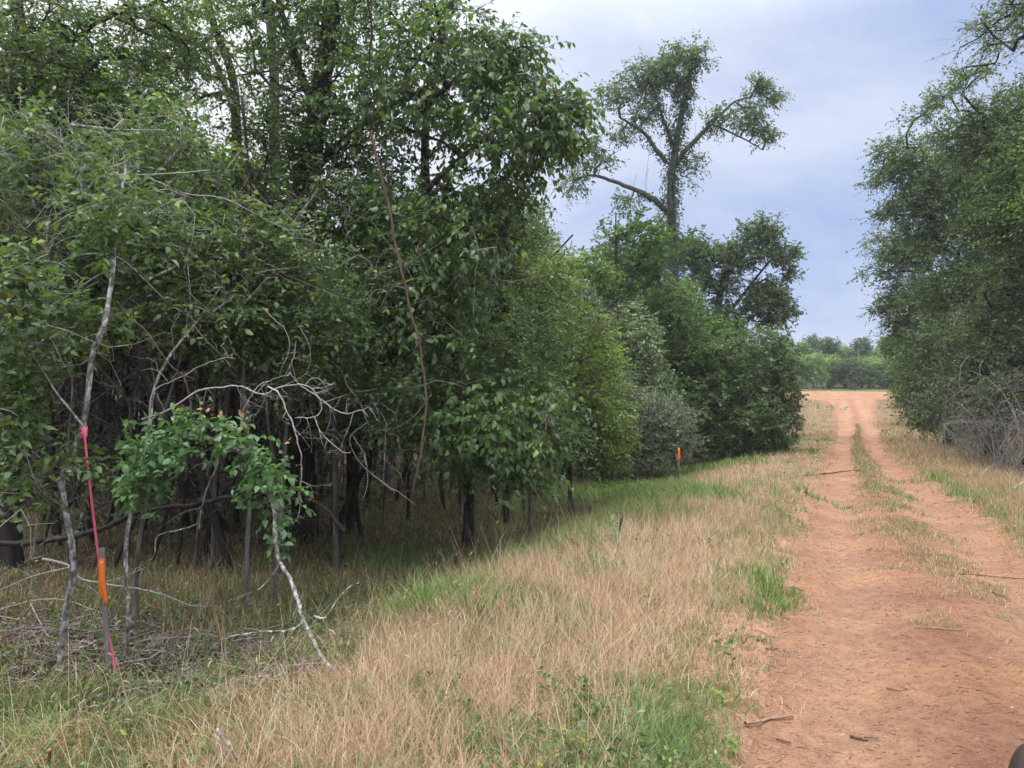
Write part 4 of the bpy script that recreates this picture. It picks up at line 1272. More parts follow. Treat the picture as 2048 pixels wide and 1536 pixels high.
# the woods that close the view far behind, read only as one mass
def distant_woods():
    rng = np.random.default_rng(99)
    C = []
    for (x0, y0, x1, y1, hgt, n) in [(-75, 62, -5, 66, 9, 700), (-5, 66, 14, 68, 9, 250), (-75, 30, -75, 62, 9, 200), (-60, 132, 150, 138, 6.5, 1100), (58, 20, 75, 120, 10, 400)]:
        t = rng.random(n)
        C.append(np.stack([x0 + (x1 - x0) * t + rng.normal(0, 2, n), y0 + (y1 - y0) * t + rng.normal(0, 2, n), rng.random(n) ** 0.8 * hgt * (0.45 + 0.85 * vnoise(t * 34, t * 0, 5))], 1))
    C = np.concatenate(C)
    C[:, 2] += land(C[:, 0], C[:, 1]) + 0.3
    m = 14
    P = np.repeat(C, m, 0) + rng.normal(0, 0.75, (len(C) * m, 3))
    n = len(P)
    L = rng.uniform(0.4, 0.75, n)
    V, F_, k = leaf_geo(P, rng.normal(0, 1, (n, 3)), unit(rng.normal(0, .6, (n, 3)) + [0, -.3, .8]), L, L * .6, False)
    return make_mesh("distant_woods", V, F_, [np.tile(leaf_cols(n, G_FAR, rng, np.repeat(rng.uniform(.75, 1.25, len(C)), m)), (k, 1))])
tag(link("distant_woods", distant_woods(), M_LEAF_FAR), "unbroken distant woodland closing the view behind the trees", kind="stuff")
#OBJECTS
# ------------------------------------------------------------------ grass
def blades(B, az, length, width, lean, curl, segs):
    n = len(B)
    d = np.stack([np.cos(az), np.sin(az), np.zeros(n)], 1)
    s = np.stack([-np.sin(az), np.cos(az), np.zeros(n)], 1)
    tw = R.normal(0, 0.8, n)
    s = s * np.cos(tw)[:, None] + d * np.sin(tw)[:, None]
    f = np.linspace(0, 1, segs + 1)
    ang = lean[:, None] + curl[:, None] * f[None]           # angle from the vertical along the blade
    seg = length[:, None] / segs
    hx = np.concatenate([np.zeros((n, 1)), np.cumsum(np.sin(ang[:, :-1]) * seg, 1)], 1)
    hz = np.concatenate([np.zeros((n, 1)), np.cumsum(np.cos(ang[:, :-1]) * seg, 1)], 1)
    C = B[:, None] + d[:, None] * hx[..., None] + np.array([0, 0, 1.0]) * hz[..., None]
    w = width[:, None] * (1 - f[None] ** 1.5 * 0.85) * 0.5
    L_, R_ = C - s[:, None] * w[..., None], C + s[:, None] * w[..., None]
    m = segs
    V = np.concatenate([np.stack([L_[:, :m], R_[:, :m]], 2).reshape(n, -1, 3), C[:, m:]], 1)
    k = 2 * m + 1
    b = (np.arange(n) * k)[:, None]
    q = []
    for i in range(m - 1):
        q.append(b + np.array([2 * i, 2 * i + 1, 2 * i + 3, 2 * i + 2]))
    t = b + np.array([2 * (m - 1), 2 * (m - 1) + 1, 2 * m])
    return V.reshape(-1, 3), (np.concatenate(q) if q else np.zeros((0, 4), int)), t

TAN = np.array([[0.56, 0.375, 0.26], [0.66, 0.475, 0.345], [0.48, 0.30, 0.205], [0.72, 0.57, 0.43]])
STRAW = np.array([[0.33, 0.255, 0.13], [0.42, 0.33, 0.18], [0.26, 0.19, 0.095]])
OLIVE = np.array([[0.135, 0.135, 0.05], [0.18, 0.165, 0.065], [0.105, 0.12, 0.045]])
GREEN = np.array([[0.16, 0.25, 0.09], [0.20, 0.29, 0.10], [0.13, 0.21, 0.075], [0.25, 0.32, 0.14]])
VIVID = np.array([[0.15, 0.26, 0.065], [0.19, 0.30, 0.08], [0.12, 0.21, 0.055], [0.27, 0.30, 0.12]])
BROWN = np.array([[0.27, 0.165, 0.085], [0.34, 0.22, 0.115], [0.20, 0.12, 0.062]])

def pick(pal, n):
    return pal[R.integers(0, len(pal), n)] * R.uniform(0.8, 1.2, (n, 1))

# places read off the photograph, as ellipses on the ground: (px, py, half width m, half depth m)
def spot(px, py, a, b, strength=1.0):
    q = ground(px, py)
    return (q[0], q[1], a, b, strength)
GREENS = [spot(1390, 940, 2.7, 3.8, .95), spot(1330, 1000, 1.6, 2.2, .95), spot(1220, 990, 2.2, 2.4, .9), spot(1290, 1040, .9, 1.3, .6), spot(1440, 925, 1.6, 2.0, .8), spot(880, 1215, .6, .5, .7),
          spot(1160, 1085, .7, .8, .5), spot(1060, 1125, .5, .6, .4), spot(1620, 882, 2.2, 2.0, .8), spot(1650, 812, 3.0, 5.0, .7), spot(1600, 905, 1.5, 1.5, .6),
          spot(1880, 862, 2.5, 4.0, .8), spot(1835, 962, .8, 1.0, .7), spot(1970, 930, 1.6, 2, .5), spot(1765, 980, .32, 1.5, 1.0), spot(1560, 1190, .25, .5, .8), spot(330, 1160, 1.6, 1.0, .25), spot(800, 1130, 1.0, .8, .4), spot(1640, 1000, .3, 1.5, .6)]
GREENS.append((47.0, 111.0, 20.0, 4.5, 1.0))
BARES = [spot(430, 1310, 1.75, 0.95), spot(120, 1260, 1.2, .55), spot(560, 1350, .8, .6), spot(330, 1405, 1.5, .45, .85), spot(250, 1335, 1.3, .6)]
FORE = spot(160, 1530, 2.3, .6)

def inside(sp, x, y):
    q = ((x - sp[0]) / sp[2]) ** 2 + ((y - sp[1]) / sp[3]) ** 2
    q = q + (fbm(x * 1.7, y * 1.7, 71) - .5) * 0.9
    return (1 - sstep(0.55, 1.15, q)) * sp[4]

def sample(n, y0, y1, xl, xr, rng=R):
    y = rng.uniform(y0, y1, n)
    return rng.uniform(xl(y), xr(y)), y

bag_dry, bag_green, bag_wood, bag_road = Bag(), Bag(), Bag(), Bag()

def grow(n_tuft, per, y0, y1, wscale, segs, lscale=1.0):
    margin = 1.6
    x, y = sample(n_tuft, y0, y1, lambda v: -0.70 * v - margin, lambda v: np.minimum(0.70 * v + margin, np.interp(v, RY, RR) + 9 + v * .08))
    off, hw, zr, tt = road_coords(x, y)
    e = np.abs(off) - hw
    left = off > 0
    dens_n = fbm(x * 0.8, y * 0.8, 81)
    gre = np.zeros(n_tuft)
    for sp in GREENS: gre = np.maximum(gre, inside(sp, x, y))
    bare = np.zeros(n_tuft)
    for sp in BARES: bare = np.maximum(bare, inside(sp, x, y))
    fore = inside(FORE, x, y)
    q = ((x - CLEAR[0]) / CLEAR[2]) ** 2 + ((y - CLEAR[1]) / CLEAR[3]) ** 2
    onclear = (q < 1.02) & (y > 86)
    edge_n = (fbm(x * 1.6, y * 1.6, 83) - .5) * 0.9
    ee = e + edge_n * 0.8
    road = ee < 0.0
    # probability that a tuft grows here
    band = sstep(-0.15, 0.45, ee)
    p = np.where(left, band * (1 - 0.25 * sstep(3.5, 6.0, e)), band * (1 - 0.35 * sstep(4, 7, e)))
    p = p * np.where(left & (e < 1.2) & (y < 12), sstep(0.25, 0.45, dens_n) * 0.55 + 0.45, 1.0)
    deep = sstep(6.5, 8.5, e) * left
    p = p * (1 - 0.6 * deep)
    p = p * (1 - 0.97 * bare * (1 - fore))
    p = np.where(road, np.maximum(0.0, 0.03 * (ee > -0.35)), p)
    # the strip between the ruts
    mid = np.abs(off + 0.05 + (vnoise(y * .5, y * 0, 88) - .5) * .3)
    strip_far = sstep(21, 26, y) * (1 - sstep(60, 72, y))
    strip_near = sstep(5.5, 8, y) * (1 - strip_far)
    p = np.where(mid < 0.34, np.maximum(p, 1.0 * strip_far * (.55 + .45 * sstep(.3, .5, dens_n))), p)
    tuftn = vnoise(x * 3.1, y * 3.1, 91)
    p = np.where((mid < 0.62) & (y < 26), np.maximum(p, strip_near * 0.75 * sstep(0.52, 0.74, tuftn)), p)
    p = np.maximum(p, gre * 0.9)
    p = np.where(onclear, 0.012, p)
    keep = R.random(n_tuft) < p
    x, y, e, ee, off, left, gre, fore, deep, road = [a[keep] for a in (x, y, e, ee, off, left, gre, fore, deep, road)]
    n = len(x)
    if not n: return
    # what kind of grass
    g_n = fbm(x * 0.9 + 7, y * 0.9, 93)
    pg = np.where(left, 0.10 + 0.42 * (1 - sstep(0.2, 1.3, e)) + 0.5 * sstep(0.54, 0.70, g_n), 0.14 + 0.3 * (1 - sstep(0.1, 0.9, e)) + 0.5 * sstep(.52, .72, g_n))
    pg = np.where(left & (e > 2.4), pg + 0.45 * sstep(2.4, 3.6, e), pg)
    pg = np.maximum(pg * (1 - .6 * deep), gre * 0.94)
    pg = np.maximum(pg, fore * 0.5)
    pg = np.where(left & (y < 7) & (e > 3.4), np.maximum(pg, .58), pg)
    isg = R.random(n) < pg
    inroad = e < 0.05
    isg = np.where(inroad, R.random(n) < 0.6, isg)
    ln = np.where(left, np.interp(e, [-.2, .3, 1.2, 2.2, 4.2, 8], [.10, .17, .28, .33, .22, .24]), np.interp(e, [-.2, .4, 1.5, 4, 7], [.10, .28, .40, .40, .35]))
    ln = np.where(inroad, np.interp(y, [8, 24], [.085, .17]), ln) * lscale
    ln = np.where(isg & (gre < .3), ln * 0.72, ln)
    ln = np.where(gre > .5, np.maximum(ln * 1.0, np.where(inroad, .12, .3)), ln)
    m = per
    X = np.repeat(x, m) + R.normal(0, 0.045 * (0.6 + wscale * .4), n * m)
    Y = np.repeat(y, m) + R.normal(0, 0.045 * (0.6 + wscale * .4), n * m)
    Z = top_z(X, Y) - 0.012
    az = R.uniform(0, 2 * math.pi, n * m)
    L = np.repeat(ln, m) * R.uniform(0.45, 1.3, n * m)
    isG = np.repeat(isg, m)
    W = np.where(isG, R.uniform(.004, .008, n * m), R.uniform(.0026, .0052, n * m)) * wscale
    W = np.where(np.repeat(gre > .5, m) & isG, W * 1.7, W)
    wide = np.repeat(tuft_broad(x, y) & isg, m)
    W = np.where(wide, W * 1.9, W)
    lean = np.abs(R.normal(0.40, 0.36, n * m)) + np.where(R.random(n * m) < .14, .85, 0)
    curl = np.where(isG, R.uniform(.3, 1.6, n * m), R.uniform(.0, 1.7, n * m))
    fo = np.repeat(fore, m)
    curl = np.where(fo > .5, curl + .5, curl)
    N_ = n * m
    tanc, strawc, olivec, greenc, vivc, brownc = [pick(c, N_) for c in (TAN, STRAW, OLIVE, GREEN, VIVID, BROWN)]
    eR = np.repeat(e, m) + R.normal(0, .5, N_)
    lR = np.repeat(left, m)
    floor_ = lR & (eR > 2.6)
    dry = np.where((floor_ & (R.random(N_) < .6))[:, None], np.where((R.random(N_) < .62)[:, None], brownc, strawc), tanc)
    dry = np.where((~lR & (R.random(N_) < .5))[:, None], brownc * 1.35, dry)
    dry = np.where((R.random(N_) < np.where(lR & (eR > 3.4), .3, .05))[:, None], olivec * 1.3, dry)
    gr = np.where((np.repeat(gre, m) > .45)[:, None], vivc, greenc)
    gr = np.where((floor_ & (np.repeat(gre, m) < .3) & (R.random(N_) < .6))[:, None], olivec, gr)
    col = np.where(isG[:, None], gr, dry)
    B = np.column_stack([X, Y, Z])
    dp = np.repeat(deep > .5, m)
    ir = np.repeat(inroad, m)
    for bag, sel in ((bag_road, ir), (bag_wood, ~ir & (dp | (floor_ & (np.repeat(gre, m) < .4)))), (bag_green, None), (bag_dry, None)):
        if sel is None:
            rest = ~ir & ~(dp | (floor_ & (np.repeat(gre, m) < .4)))
            sel = rest & (isG if bag is bag_green else ~isG)
        if not sel.any(): continue
        V, q_, t_ = blades(B[sel], az[sel], L[sel], W[sel], lean[sel], curl[sel], segs)
        cs = col[sel]
        fs, cc = [], []
        if len(q_): fs.append(q_); cc.append(np.tile(cs, (segs - 1, 1)))
        fs.append(t_); cc.append(cs)
        for f_, c_ in zip(fs, cc): bag.F.append(f_ + bag.n); bag.C.append(c_)
        bag.V.append(V); bag.n += len(V)

def tuft_broad(x, y):
    return vnoise(x * 1.3 + 3, y * 1.3, 95) > 0.72

grow(int(26000), 9, 3.2, 7.5, 1.0, 3)
grow(int(24000), 8, 7.5, 13, 1.25, 2)
grow(int(20000), 7, 13, 24, 1.8, 2, 1.05)
grow(int(15000), 6, 24, 50, 3.4, 2, 1.1)
grow(int(13500), 6, 50, 115, 6.0, 2, 1.15)
def strip_grass():
    n = 2600
    y = np.concatenate([R.uniform(19.5, 62, 2100), 4.2 + 15 * R.random(2300)])
    n = len(y)
    far_ = y > 19
    o = np.where(far_, R.normal(.02, 1, n) * np.interp(y, [20, 34, 62], [.17, .14, .05]), R.normal(-.22, .30, n))
    cx = np.interp(y, RY, (RL + RR) / 2)
    x = cx - o / .9
    keep = np.where(far_, (vnoise(y * .35, y * 0, 401) * .8 + .3) * np.interp(y, [35, 62], [1, .25]) > R.random(n), vnoise(x * 2.2, y * 1.3, 402) > .60)
    keep &= ~((y > 20.3) & (y < 21.3))
    x, y = x[keep], y[keep]
    n, m = len(x), 7
    sc = np.repeat(np.interp(y, [5, 20, 60], [1, 2.2, 5]), m)
    X, Y = np.repeat(x, m) + R.normal(0, .05, n * m), np.repeat(y, m) + R.normal(0, .07, n * m)
    L = np.repeat(np.interp(y, [6, 16, 30], [.07, .10, .2]), m) * R.uniform(.5, 1.3, n * m)
    isG = R.random(n * m) < np.repeat(np.where(y < 8, .35, .6), m)
    c = np.where(isG[:, None], np.where((R.random(n * m) < .5)[:, None], pick(GREEN, n * m), pick(OLIVE, n * m) * 1.4), pick(TAN, n * m))
    V, q, t = blades(np.column_stack([X, Y, top_z(X, Y) - .01]), R.uniform(0, 6.28, n * m), L, R.uniform(.003, .006, n * m) * sc, np.abs(R.normal(.4, .3, n * m)), R.uniform(.2, 1, n * m), 2)
    bag_road.F += [q + bag_road.n, t + bag_road.n]
    bag_road.C += [c, c]
    bag_road.V.append(V)
    bag_road.n += len(V)
strip_grass()

def foreground_grass():
    n = 15000
    y = R.uniform(3.4, 6.5, n)
    x = R.uniform(-.74 * y, .1 * y, n)
    o_, h_, z_, t_ = road_coords(x, y)
    e_ = o_ - h_
    bare = np.zeros(n)
    for sp in BARES: bare = np.maximum(bare, inside(sp, x, y))
    tn = vnoise(x * 2.6, y * 2.6, 411)
    k = (e_ > 3.2 + .9 * tn) & (R.random(n) > bare * 1.2) & (tn > R.random(n) * .75)
    x, y, tn = x[k], y[k], tn[k]
    n = len(x)
    az0 = 6.28 * vnoise(x * .9, y * .9, 412) * 2
    V, q, t = blades(np.column_stack([x, y, land(x, y) - .01]), az0 + R.normal(0, 1.1, n), R.uniform(.18, .46, n), R.uniform(.0045, .0085, n), np.abs(R.normal(.35, .3, n)), R.uniform(.5, 2.3, n), 4)
    r = R.random(n)
    g = vnoise(x * 1.4, y * 1.4, 413)
    c = np.where((r < .42 + .42 * sstep(.35, .65, g))[:, None], pick(np.array([[.20, .27, .085], [.26, .31, .11], [.15, .21, .065]]), n), np.where((r < .85)[:, None], pick(np.array([[.42, .34, .17], [.52, .42, .24], [.33, .26, .12]]), n), pick(TAN, n)))
    for f_, c_ in ((q, np.tile(c, (3, 1))), (t, c)):
        bag_green.F.append(f_ + bag_green.n); bag_green.C.append(c_)
    bag_green.V.append(V); bag_green.n += len(V)
foreground_grass()
for nm, bg, lab in (("dry_grass", bag_dry, "tall dry tan grass along both verges of the road"), ("green_grass", bag_green, "green grass growing in patches among the dry grass"),
                    ("woodland_grass", bag_wood, "dull olive and brown grass on the shaded woodland floor"), ("road_weeds", bag_road, "sparse short weeds between the wheel ruts")):
    tag(link(nm, bg.mesh(nm), M_GRASS), lab, kind="stuff")

# long bent seed stalks standing over the near grass
def seed_stalks():
    n = 1700
    pts = []
    while len(pts) < n:
        y = R.uniform(3.4, 13)
        x = R.uniform(-.7 * y, .5 * y)
        o_, h_, z_, t_ = road_coords(x, y)
        e_ = o_[0] - h_[0]
        if 0.4 < e_ < 7.5 and R.random() < (1.0 if e_ < 3.2 else .5): pts.append((x, y))
    x, y = np.array(pts).T
    B = np.column_stack([x, y, top_z(x, y)])
    az = R.uniform(0, 6.28, n)
    L = R.uniform(.4, .85, n)
    V, q, t = blades(B, az, L, np.full(n, .0034), np.abs(R.normal(.45, .32, n)), R.uniform(.1, .9, n), 5)
    c = pick(np.array([[.52, .40, .25], [.60, .50, .33], [.44, .30, .19]]), n)
    b = Bag()
    b.F += [q, t]; b.C += [np.tile(c, (4, 1)), c]; b.V.append(V); b.n = len(V)
    # bristly heads on the foxtails near the stake
    k = 190
    yy = R.uniform(3.6, 7.2, k)
    xx = R.uniform(-.72 * yy, -.05 * yy)
    bare = np.zeros(k)
    for sp in BARES: bare = np.maximum(bare, inside(sp, xx, yy))
    ok = bare < .5
    xx, yy = xx[ok], yy[ok]
    k = len(xx)
    B = np.column_stack([xx, yy, top_z(xx, yy)])
    az = R.uniform(0, 6.28, k)
    ln, L = np.abs(R.normal(.2, .12, k)), R.uniform(.3, .6, k)
    V, q, t = blades(B, az, L, np.full(k, .003), ln, np.full(k, .35), 3)
    c = pick(np.array([[.30, .30, .12], [.40, .34, .17]]), k)
    b.F += [q + b.n, t + b.n]; b.C += [np.tile(c, (2, 1)), c]; b.V.append(V); b.n += len(V)
    tip = V.reshape(k, 7, 3)[:, 6]
    d = np.stack([np.cos(az) * np.sin(ln + .6), np.sin(az) * np.sin(ln + .6), np.cos(ln + .6)], 1)
    hl = R.uniform(.04, .085, k)
    f = np.linspace(0, 1, 5)
    P = tip[:, None] + d[:, None] * (hl[:, None] * f)[..., None] - np.array([0, 0, 1]) * (hl[:, None] * f ** 2)[..., None] * .35
    V, f_ = tubes(P, np.tile([.002, .0042, .0046, .0034, .001], (k, 1)), 4, False)
    b.add(V, f_, np.repeat(pick(np.array([[.40, .33, .19], [.50, .41, .26], [.33, .31, .15]]), k), 16, 0))
    return b.mesh("seed_stalks")
tag(link("grass_stalks", seed_stalks(), M_GRASS), "long bent seed stalks and foxtail heads over the near grass", kind="stuff")

# low broad leaved ground cover in the verge and along the wood's edge
def ground_cover():
    b = Bag()
    rng = np.random.default_rng(1234)
    n = 2300
    pts = []
    while len(pts) < n:
        y = 3.5 + 22 * rng.random() ** 1.7
        x = rng.uniform(-.7 * y, .72 * y)
        o_, h_, z_, t_ = road_coords(x, y)
        e_ = abs(o_[0]) - h_[0]
        if e_ < .15: continue
        if vnoise(x * 1.1, y * 1.1, 301) + .25 * (e_ > 3.5) < .55: continue
        pts.append((x, y))
    x, y = np.array(pts).T
    O = np.column_stack([x, y, top_z(x, y) + .01])
    D = rng.normal(0, .45, (n, 3)) + [0, 0, .8]
    lf, tw = sprays(O, D, rng, .046, 8, .24, .2, G_BRIGHT + [(3, (.09, .16, .07)), (.4, (.35, .38, .06))], False, .0016)
    b.add(lf[0], lf[1], lf[2])
    b.add(tw[0], tw[1], np.array([.12, .15, .06]))
    return b.mesh("ground_cover")
tag(link("ground_cover_foliage", ground_cover(), M_LEAF), "low broad leaved weeds scattered through the grass", kind="stuff")

# low shrubbery at the dark feet of the wood
def undergrowth():
    rng = np.random.default_rng(4321)
    b = Bag()
    pts = []
    while len(pts) < 900:
        y = 11 + 27 * rng.random()
        x = rng.uniform(-.72 * y, .32 * y)
        o_, h_, z_, t_ = road_coords(x, y)
        e_ = o_[0] - h_[0]
        if e_ < 6.3 + 2.0 * vnoise(x * .6, y * .6, 311) or vnoise(x * .5, y * .5, 312) < .35 + .2 * (y < 17): continue
        pts.append((x, y))
    x, y = np.array(pts).T
    n = len(x)
    O = np.repeat(np.column_stack([x, y, land(x, y) + .02]), 3, 0) + rng.normal(0, .1, (n * 3, 3)) * [1, 1, 0]
    O[:, 2] += rng.uniform(0, .7, n * 3)
    D = rng.normal(0, .5, (n * 3, 3)) + [0, 0, .7]
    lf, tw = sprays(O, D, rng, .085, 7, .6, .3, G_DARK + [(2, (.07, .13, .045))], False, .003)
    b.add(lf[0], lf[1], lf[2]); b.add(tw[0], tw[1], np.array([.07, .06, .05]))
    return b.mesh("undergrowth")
tag(link("undergrowth", undergrowth(), M_LEAF), "low leafy growth at the feet of the wood's trees", kind="stuff")

# leaf and twig litter on the bare floor, and chips on the road
def litter_mesh():
    rng = np.random.default_rng(55)
    b = Bag()
    xs, ys = [], []
    for sp, n in zip(BARES, (4200, 2400, 800, 900, 2000)):
        xs.append(sp[0] + rng.normal(0, sp[2] * .62, n)); ys.append(sp[1] + rng.normal(0, sp[3] * .75, n))
    n2 = 5200
    yy = 7 + 11 * rng.random(n2)
    xs.append(rng.uniform(-.72 * yy, .05 * yy)); ys.append(yy)
    x, y = np.concatenate(xs), np.concatenate(ys)
    o_, h_, z_, t_ = road_coords(x, y)
    ok = (o_ - h_ > 3.2)
    x, y = x[ok], y[ok]
    n = len(x)
    P = np.column_stack([x, y, land(x, y) + rng.uniform(.006, .03, n)])
    A = rng.normal(0, 1, (n, 3)) * [1, 1, .25]
    L = rng.uniform(.025, .06, n)
    V, F_, m = leaf_geo(P, A, unit(rng.normal(0, .35, (n, 3)) + [0, 0, 1]), L, L * rng.uniform(.35, .6, n), False)
    pal = np.array([[.11, .078, .062], [.155, .108, .084], [.08, .058, .048], [.20, .15, .13], [.13, .095, .09], [.31, .25, .21]])
    b.add(V, F_, np.tile(pal[rng.integers(0, len(pal), n)] * rng.uniform(.7, 1.2, (n, 1)), (m, 1)))
    return b.mesh("leaf_litter")
tag(link("leaf_litter", litter_mesh(), M_LITTER), "brown dead leaf litter on the bare woodland floor", kind="stuff")

def twig_litter():
    rng = np.random.default_rng(56)
    xs, ys = [], []
    for sp, n in zip(BARES, (330, 220, 110, 110, 240)):
        xs.append(sp[0] + rng.normal(0, sp[2] * .6, n)); ys.append(sp[1] + rng.normal(0, sp[3] * .7, n))
    x, y = np.concatenate(xs), np.concatenate(ys)
    o_, h_, z_, t_ = road_coords(x, y)
    ok = (o_ - h_ > 3.0)
    x, y = x[ok], y[ok]
    n = len(x)
    P = np.column_stack([x, y, land(x, y) + rng.uniform(.015, .07, n)])
    az = rng.uniform(0, 6.28, n)
    L = rng.uniform(.08, .45, n)
    d = np.stack([np.cos(az), np.sin(az), rng.normal(.02, .12, n)], 1) * L[:, None]
    b_ = rng.normal(0, .05, (n, 3)) * L[:, None] * 3 * [1, 1, .4]
    pth = np.stack([P - d / 2, P - d / 6 + b_, P + d / 6 + b_ * .6, P + d / 2], 1)
    r = rng.uniform(.0015, .005, n)
    V, f = tubes(pth, np.stack([r, r, r * .8, r * .5], 1), 3, False)
    pal = np.array([[.36, .31, .28], [.26, .215, .20], [.18, .13, .11], [.45, .40, .37]])
    b = Bag()
    b.add(V, f, np.repeat(pal[rng.integers(0, 4, n)] * rng.uniform(.8, 1.1, (n, 1)), 9, 0))
    return b.mesh("twig_litter")
tag(link("twig_litter", twig_litter(), M_LITTER), "grey and brown fallen twigs lying over the litter", kind="stuff")

def road_litter():
    rng = np.random.default_rng(57)
    y = 3.2 + 26 * rng.random(8500) ** 1.7
    xl, xr = np.interp(y, RY, RL), np.interp(y, RY, RR)
    x = xl + (xr - xl) * rng.random(len(y))
    n = len(x)
    P = np.column_stack([x, y, top_z(x, y) + .002])
    az = rng.normal(0.1, .7, n)
    L = rng.uniform(.012, .05, n) * np.where(rng.random(n) < .12, 2.2, 1.0)
    d = np.stack([np.cos(az), np.sin(az), rng.normal(0, .08, n)], 1) * L[:, None]
    pth = np.stack([P - d / 2, P + d / 2], 1)
    r = rng.uniform(.0008, .0026, n)
    V, f = tubes(pth, np.stack([r, r * .6], 1), 3, False)
    pal = np.array([[.16, .085, .06], [.11, .065, .05], [.24, .14, .10], [.30, .20, .14], [.09, .055, .045]])
    b = Bag()
    b.add(V, f, np.repeat(pal[rng.integers(0, 5, n)], 3, 0))
    # pebbles and clods
    m = 2600
    y = 3.2 + 14 * rng.random(m) ** 1.5
    xl, xr = np.interp(y, RY, RL), np.interp(y, RY, RR)
    x = xl + (xr - xl) * rng.random(m)
    c = np.column_stack([x, y, top_z(x, y)])
    s = rng.uniform(.003, .011, m)[:, None]
    o = np.array([[1, 0, 0], [0, 1, 0], [-1, 0, 0], [0, -1, 0], [0, 0, .8], [0, 0, -.6]], float)
    V = (c[:, None] + o[None] * s[:, None] * rng.uniform(.6, 1.2, (m, 6, 1))).reshape(-1, 3)
    t = np.array([[0, 1, 4], [1, 2, 4], [2, 3, 4], [3, 0, 4], [1, 0, 5], [2, 1, 5], [3, 2, 5], [0, 3, 5]])
    pal = np.array([[.36, .19, .12], [.42, .26, .18], [.24, .13, .09], [.60, .52, .46]])
    b.add(V, [(np.arange(m) * 6)[:, None, None] .__add__(t[None]).reshape(-1, 3)], np.repeat(pal[rng.choice(4, m, p=[.45, .3, .22, .03])], 8, 0))
    return b.mesh("road_litter")
tag(link("road_litter", road_litter(), M_LITTER), "fine twig chips and pebbles strewn over the red road", kind="stuff")

# ------------------------------------------------------------------ fallen and hanging wood
def spread_twigs(path, n, ln, rng, depth=1, droop=0.0, r=.0035):
    """side twigs, each with its own twiglets: list of (path, radius)"""
    out = []
    q = resample(np.asarray(path, float)[:, :3], 40)
    for _ in range(n):
        i = int(rng.integers(4, 39))
        t = unit(q[i] - q[i - 1])
        d = unit(t * rng.uniform(.1, .9) + rng.normal(0, .8, 3) * [1, .7, 1] - np.array([0, 0, droop]))
        l = ln * rng.uniform(.35, 1.2)
        p = resample([q[i], q[i] + d * l * .5 + rng.normal(0, .12, 3) * l, q[i] + d * l + rng.normal(0, .22, 3) * l - np.array([0, 0, droop * l * .4])], 8)
        out.append((p, r * rng.uniform(.6, 1.1)))
        if depth > 0:
            out += spread_twigs(p, int(rng.integers(1, 4)), l * .5, rng, depth - 1, droop, r * .6)
    return out

def branch_thing(name, label, cat, mains, mat, twigs=(0, .3), seed=0, group=None, droop=0.0, tw_r=.0035, part="stem", depth=1):
    """mains: list of (points, r0, r1): each a stem of its own; twigs joined as one part"""
    rng = np.random.default_rng(7000 + seed)
    fine_ = .78 if name == "dead_branch" else 1.0
    mains = [(a, b * fine_, c * fine_) for a, b, c in mains]
    base = np.asarray(mains[0][0][0], float)
    root = thing(name, base, label, cat, group)
    tw = []
    for k, (pts, r0, r1) in enumerate(mains):
        L = np.linalg.norm(np.diff(np.asarray(pts, float), axis=0), axis=1).sum()
        p, rr = one_tube(pts, np.linspace(r0, r1, len(pts)), k=max(10, len(pts) * 4), wob=r0 * (.5 if name == "dead_branch" else .25), seed=seed + k)
        rr = rr * (1 + rng.normal(0, .07, len(rr)))
        V, f = tubes(p[None], rr[None], 7)
        link(part, make_mesh(part, V - base, f, None, True), mat, root)
        if twigs[0]:
            tw += spread_twigs(p, max(1, int(twigs[0] * L)), twigs[1], rng, depth, droop, tw_r)
    if tw:
        P = np.array([t[0] for t in tw])
        r = np.array([t[1] for t in tw])[:, None] * np.linspace(1, .35, 8)[None]
        V, f = tubes(P, r, 3, False)
        link("twigs", make_mesh("twigs", V - base, f), mat, root)["kind"] = "stuff"
    return root

# the bent white branch with leaf clusters: its leaves are parts
rngB = np.random.default_rng(8080)
B1 = pxl([(378, 872, 6.3), (415, 880, 6.25), (452, 893, 6.2), (500, 916, 6.15), (535, 950, 6.1), (548, 1000, 6.05), (556, 1060, 6.0), (566, 1110, 5.95), (588, 1150, 5.85), (602, 1195, 5.75), (612, 1235, 5.65), (628, 1270, 5.5), (642, 1300, 5.4), (655, 1330, 5.3)])
B2 = pxl([(655, 1330, 5.3), (650, 1350, 5.25), (643, 1378, 5.2), (640, 1402, 5.1)])
B3 = pxl([(655, 1328, 5.3), (680, 1352, 5.2), (705, 1370, 5.1), (730, 1388, 5.05), (760, 1388, 5.0)])
B4 = pxl([(612, 1238, 5.65), (596, 1255, 5.7), (565, 1265, 5.75), (520, 1265, 5.8), (470, 1272, 5.85), (440, 1282, 5.9)])
B5 = pxl([(565, 1118, 5.95), (545, 1150, 6.0), (515, 1180, 6.05), (488, 1190, 6.1), (462, 1200, 6.15)])
B6 = pxl([(628, 1232, 5.62), (650, 1236, 5.6), (672, 1205, 5.6), (695, 1178, 5.6), (718, 1165, 5.6)])
B7 = pxl([(602, 1180, 5.75), (596, 1210, 5.8), (582, 1240, 5.85), (575, 1262, 5.9)])
B8 = pxl([(436, 890, 6.2), (437, 920, 6.2), (425, 955, 6.2), (410, 990, 6.2), (401, 1030, 6.2), (398, 1060, 6.2)])
B9 = pxl([(400, 1045, 6.2), (370, 1055, 6.2), (330, 1065, 6.2), (312, 1075, 6.2), (308, 1110, 6.2), (285, 1130, 6.2), (268, 1138, 6.2)])
B10 = pxl([(437, 922, 6.2), (400, 928, 6.2), (380, 940, 6.2)])
B11 = pxl([(400, 1016, 6.2), (360, 1028, 6.2), (318, 1058, 6.2)])
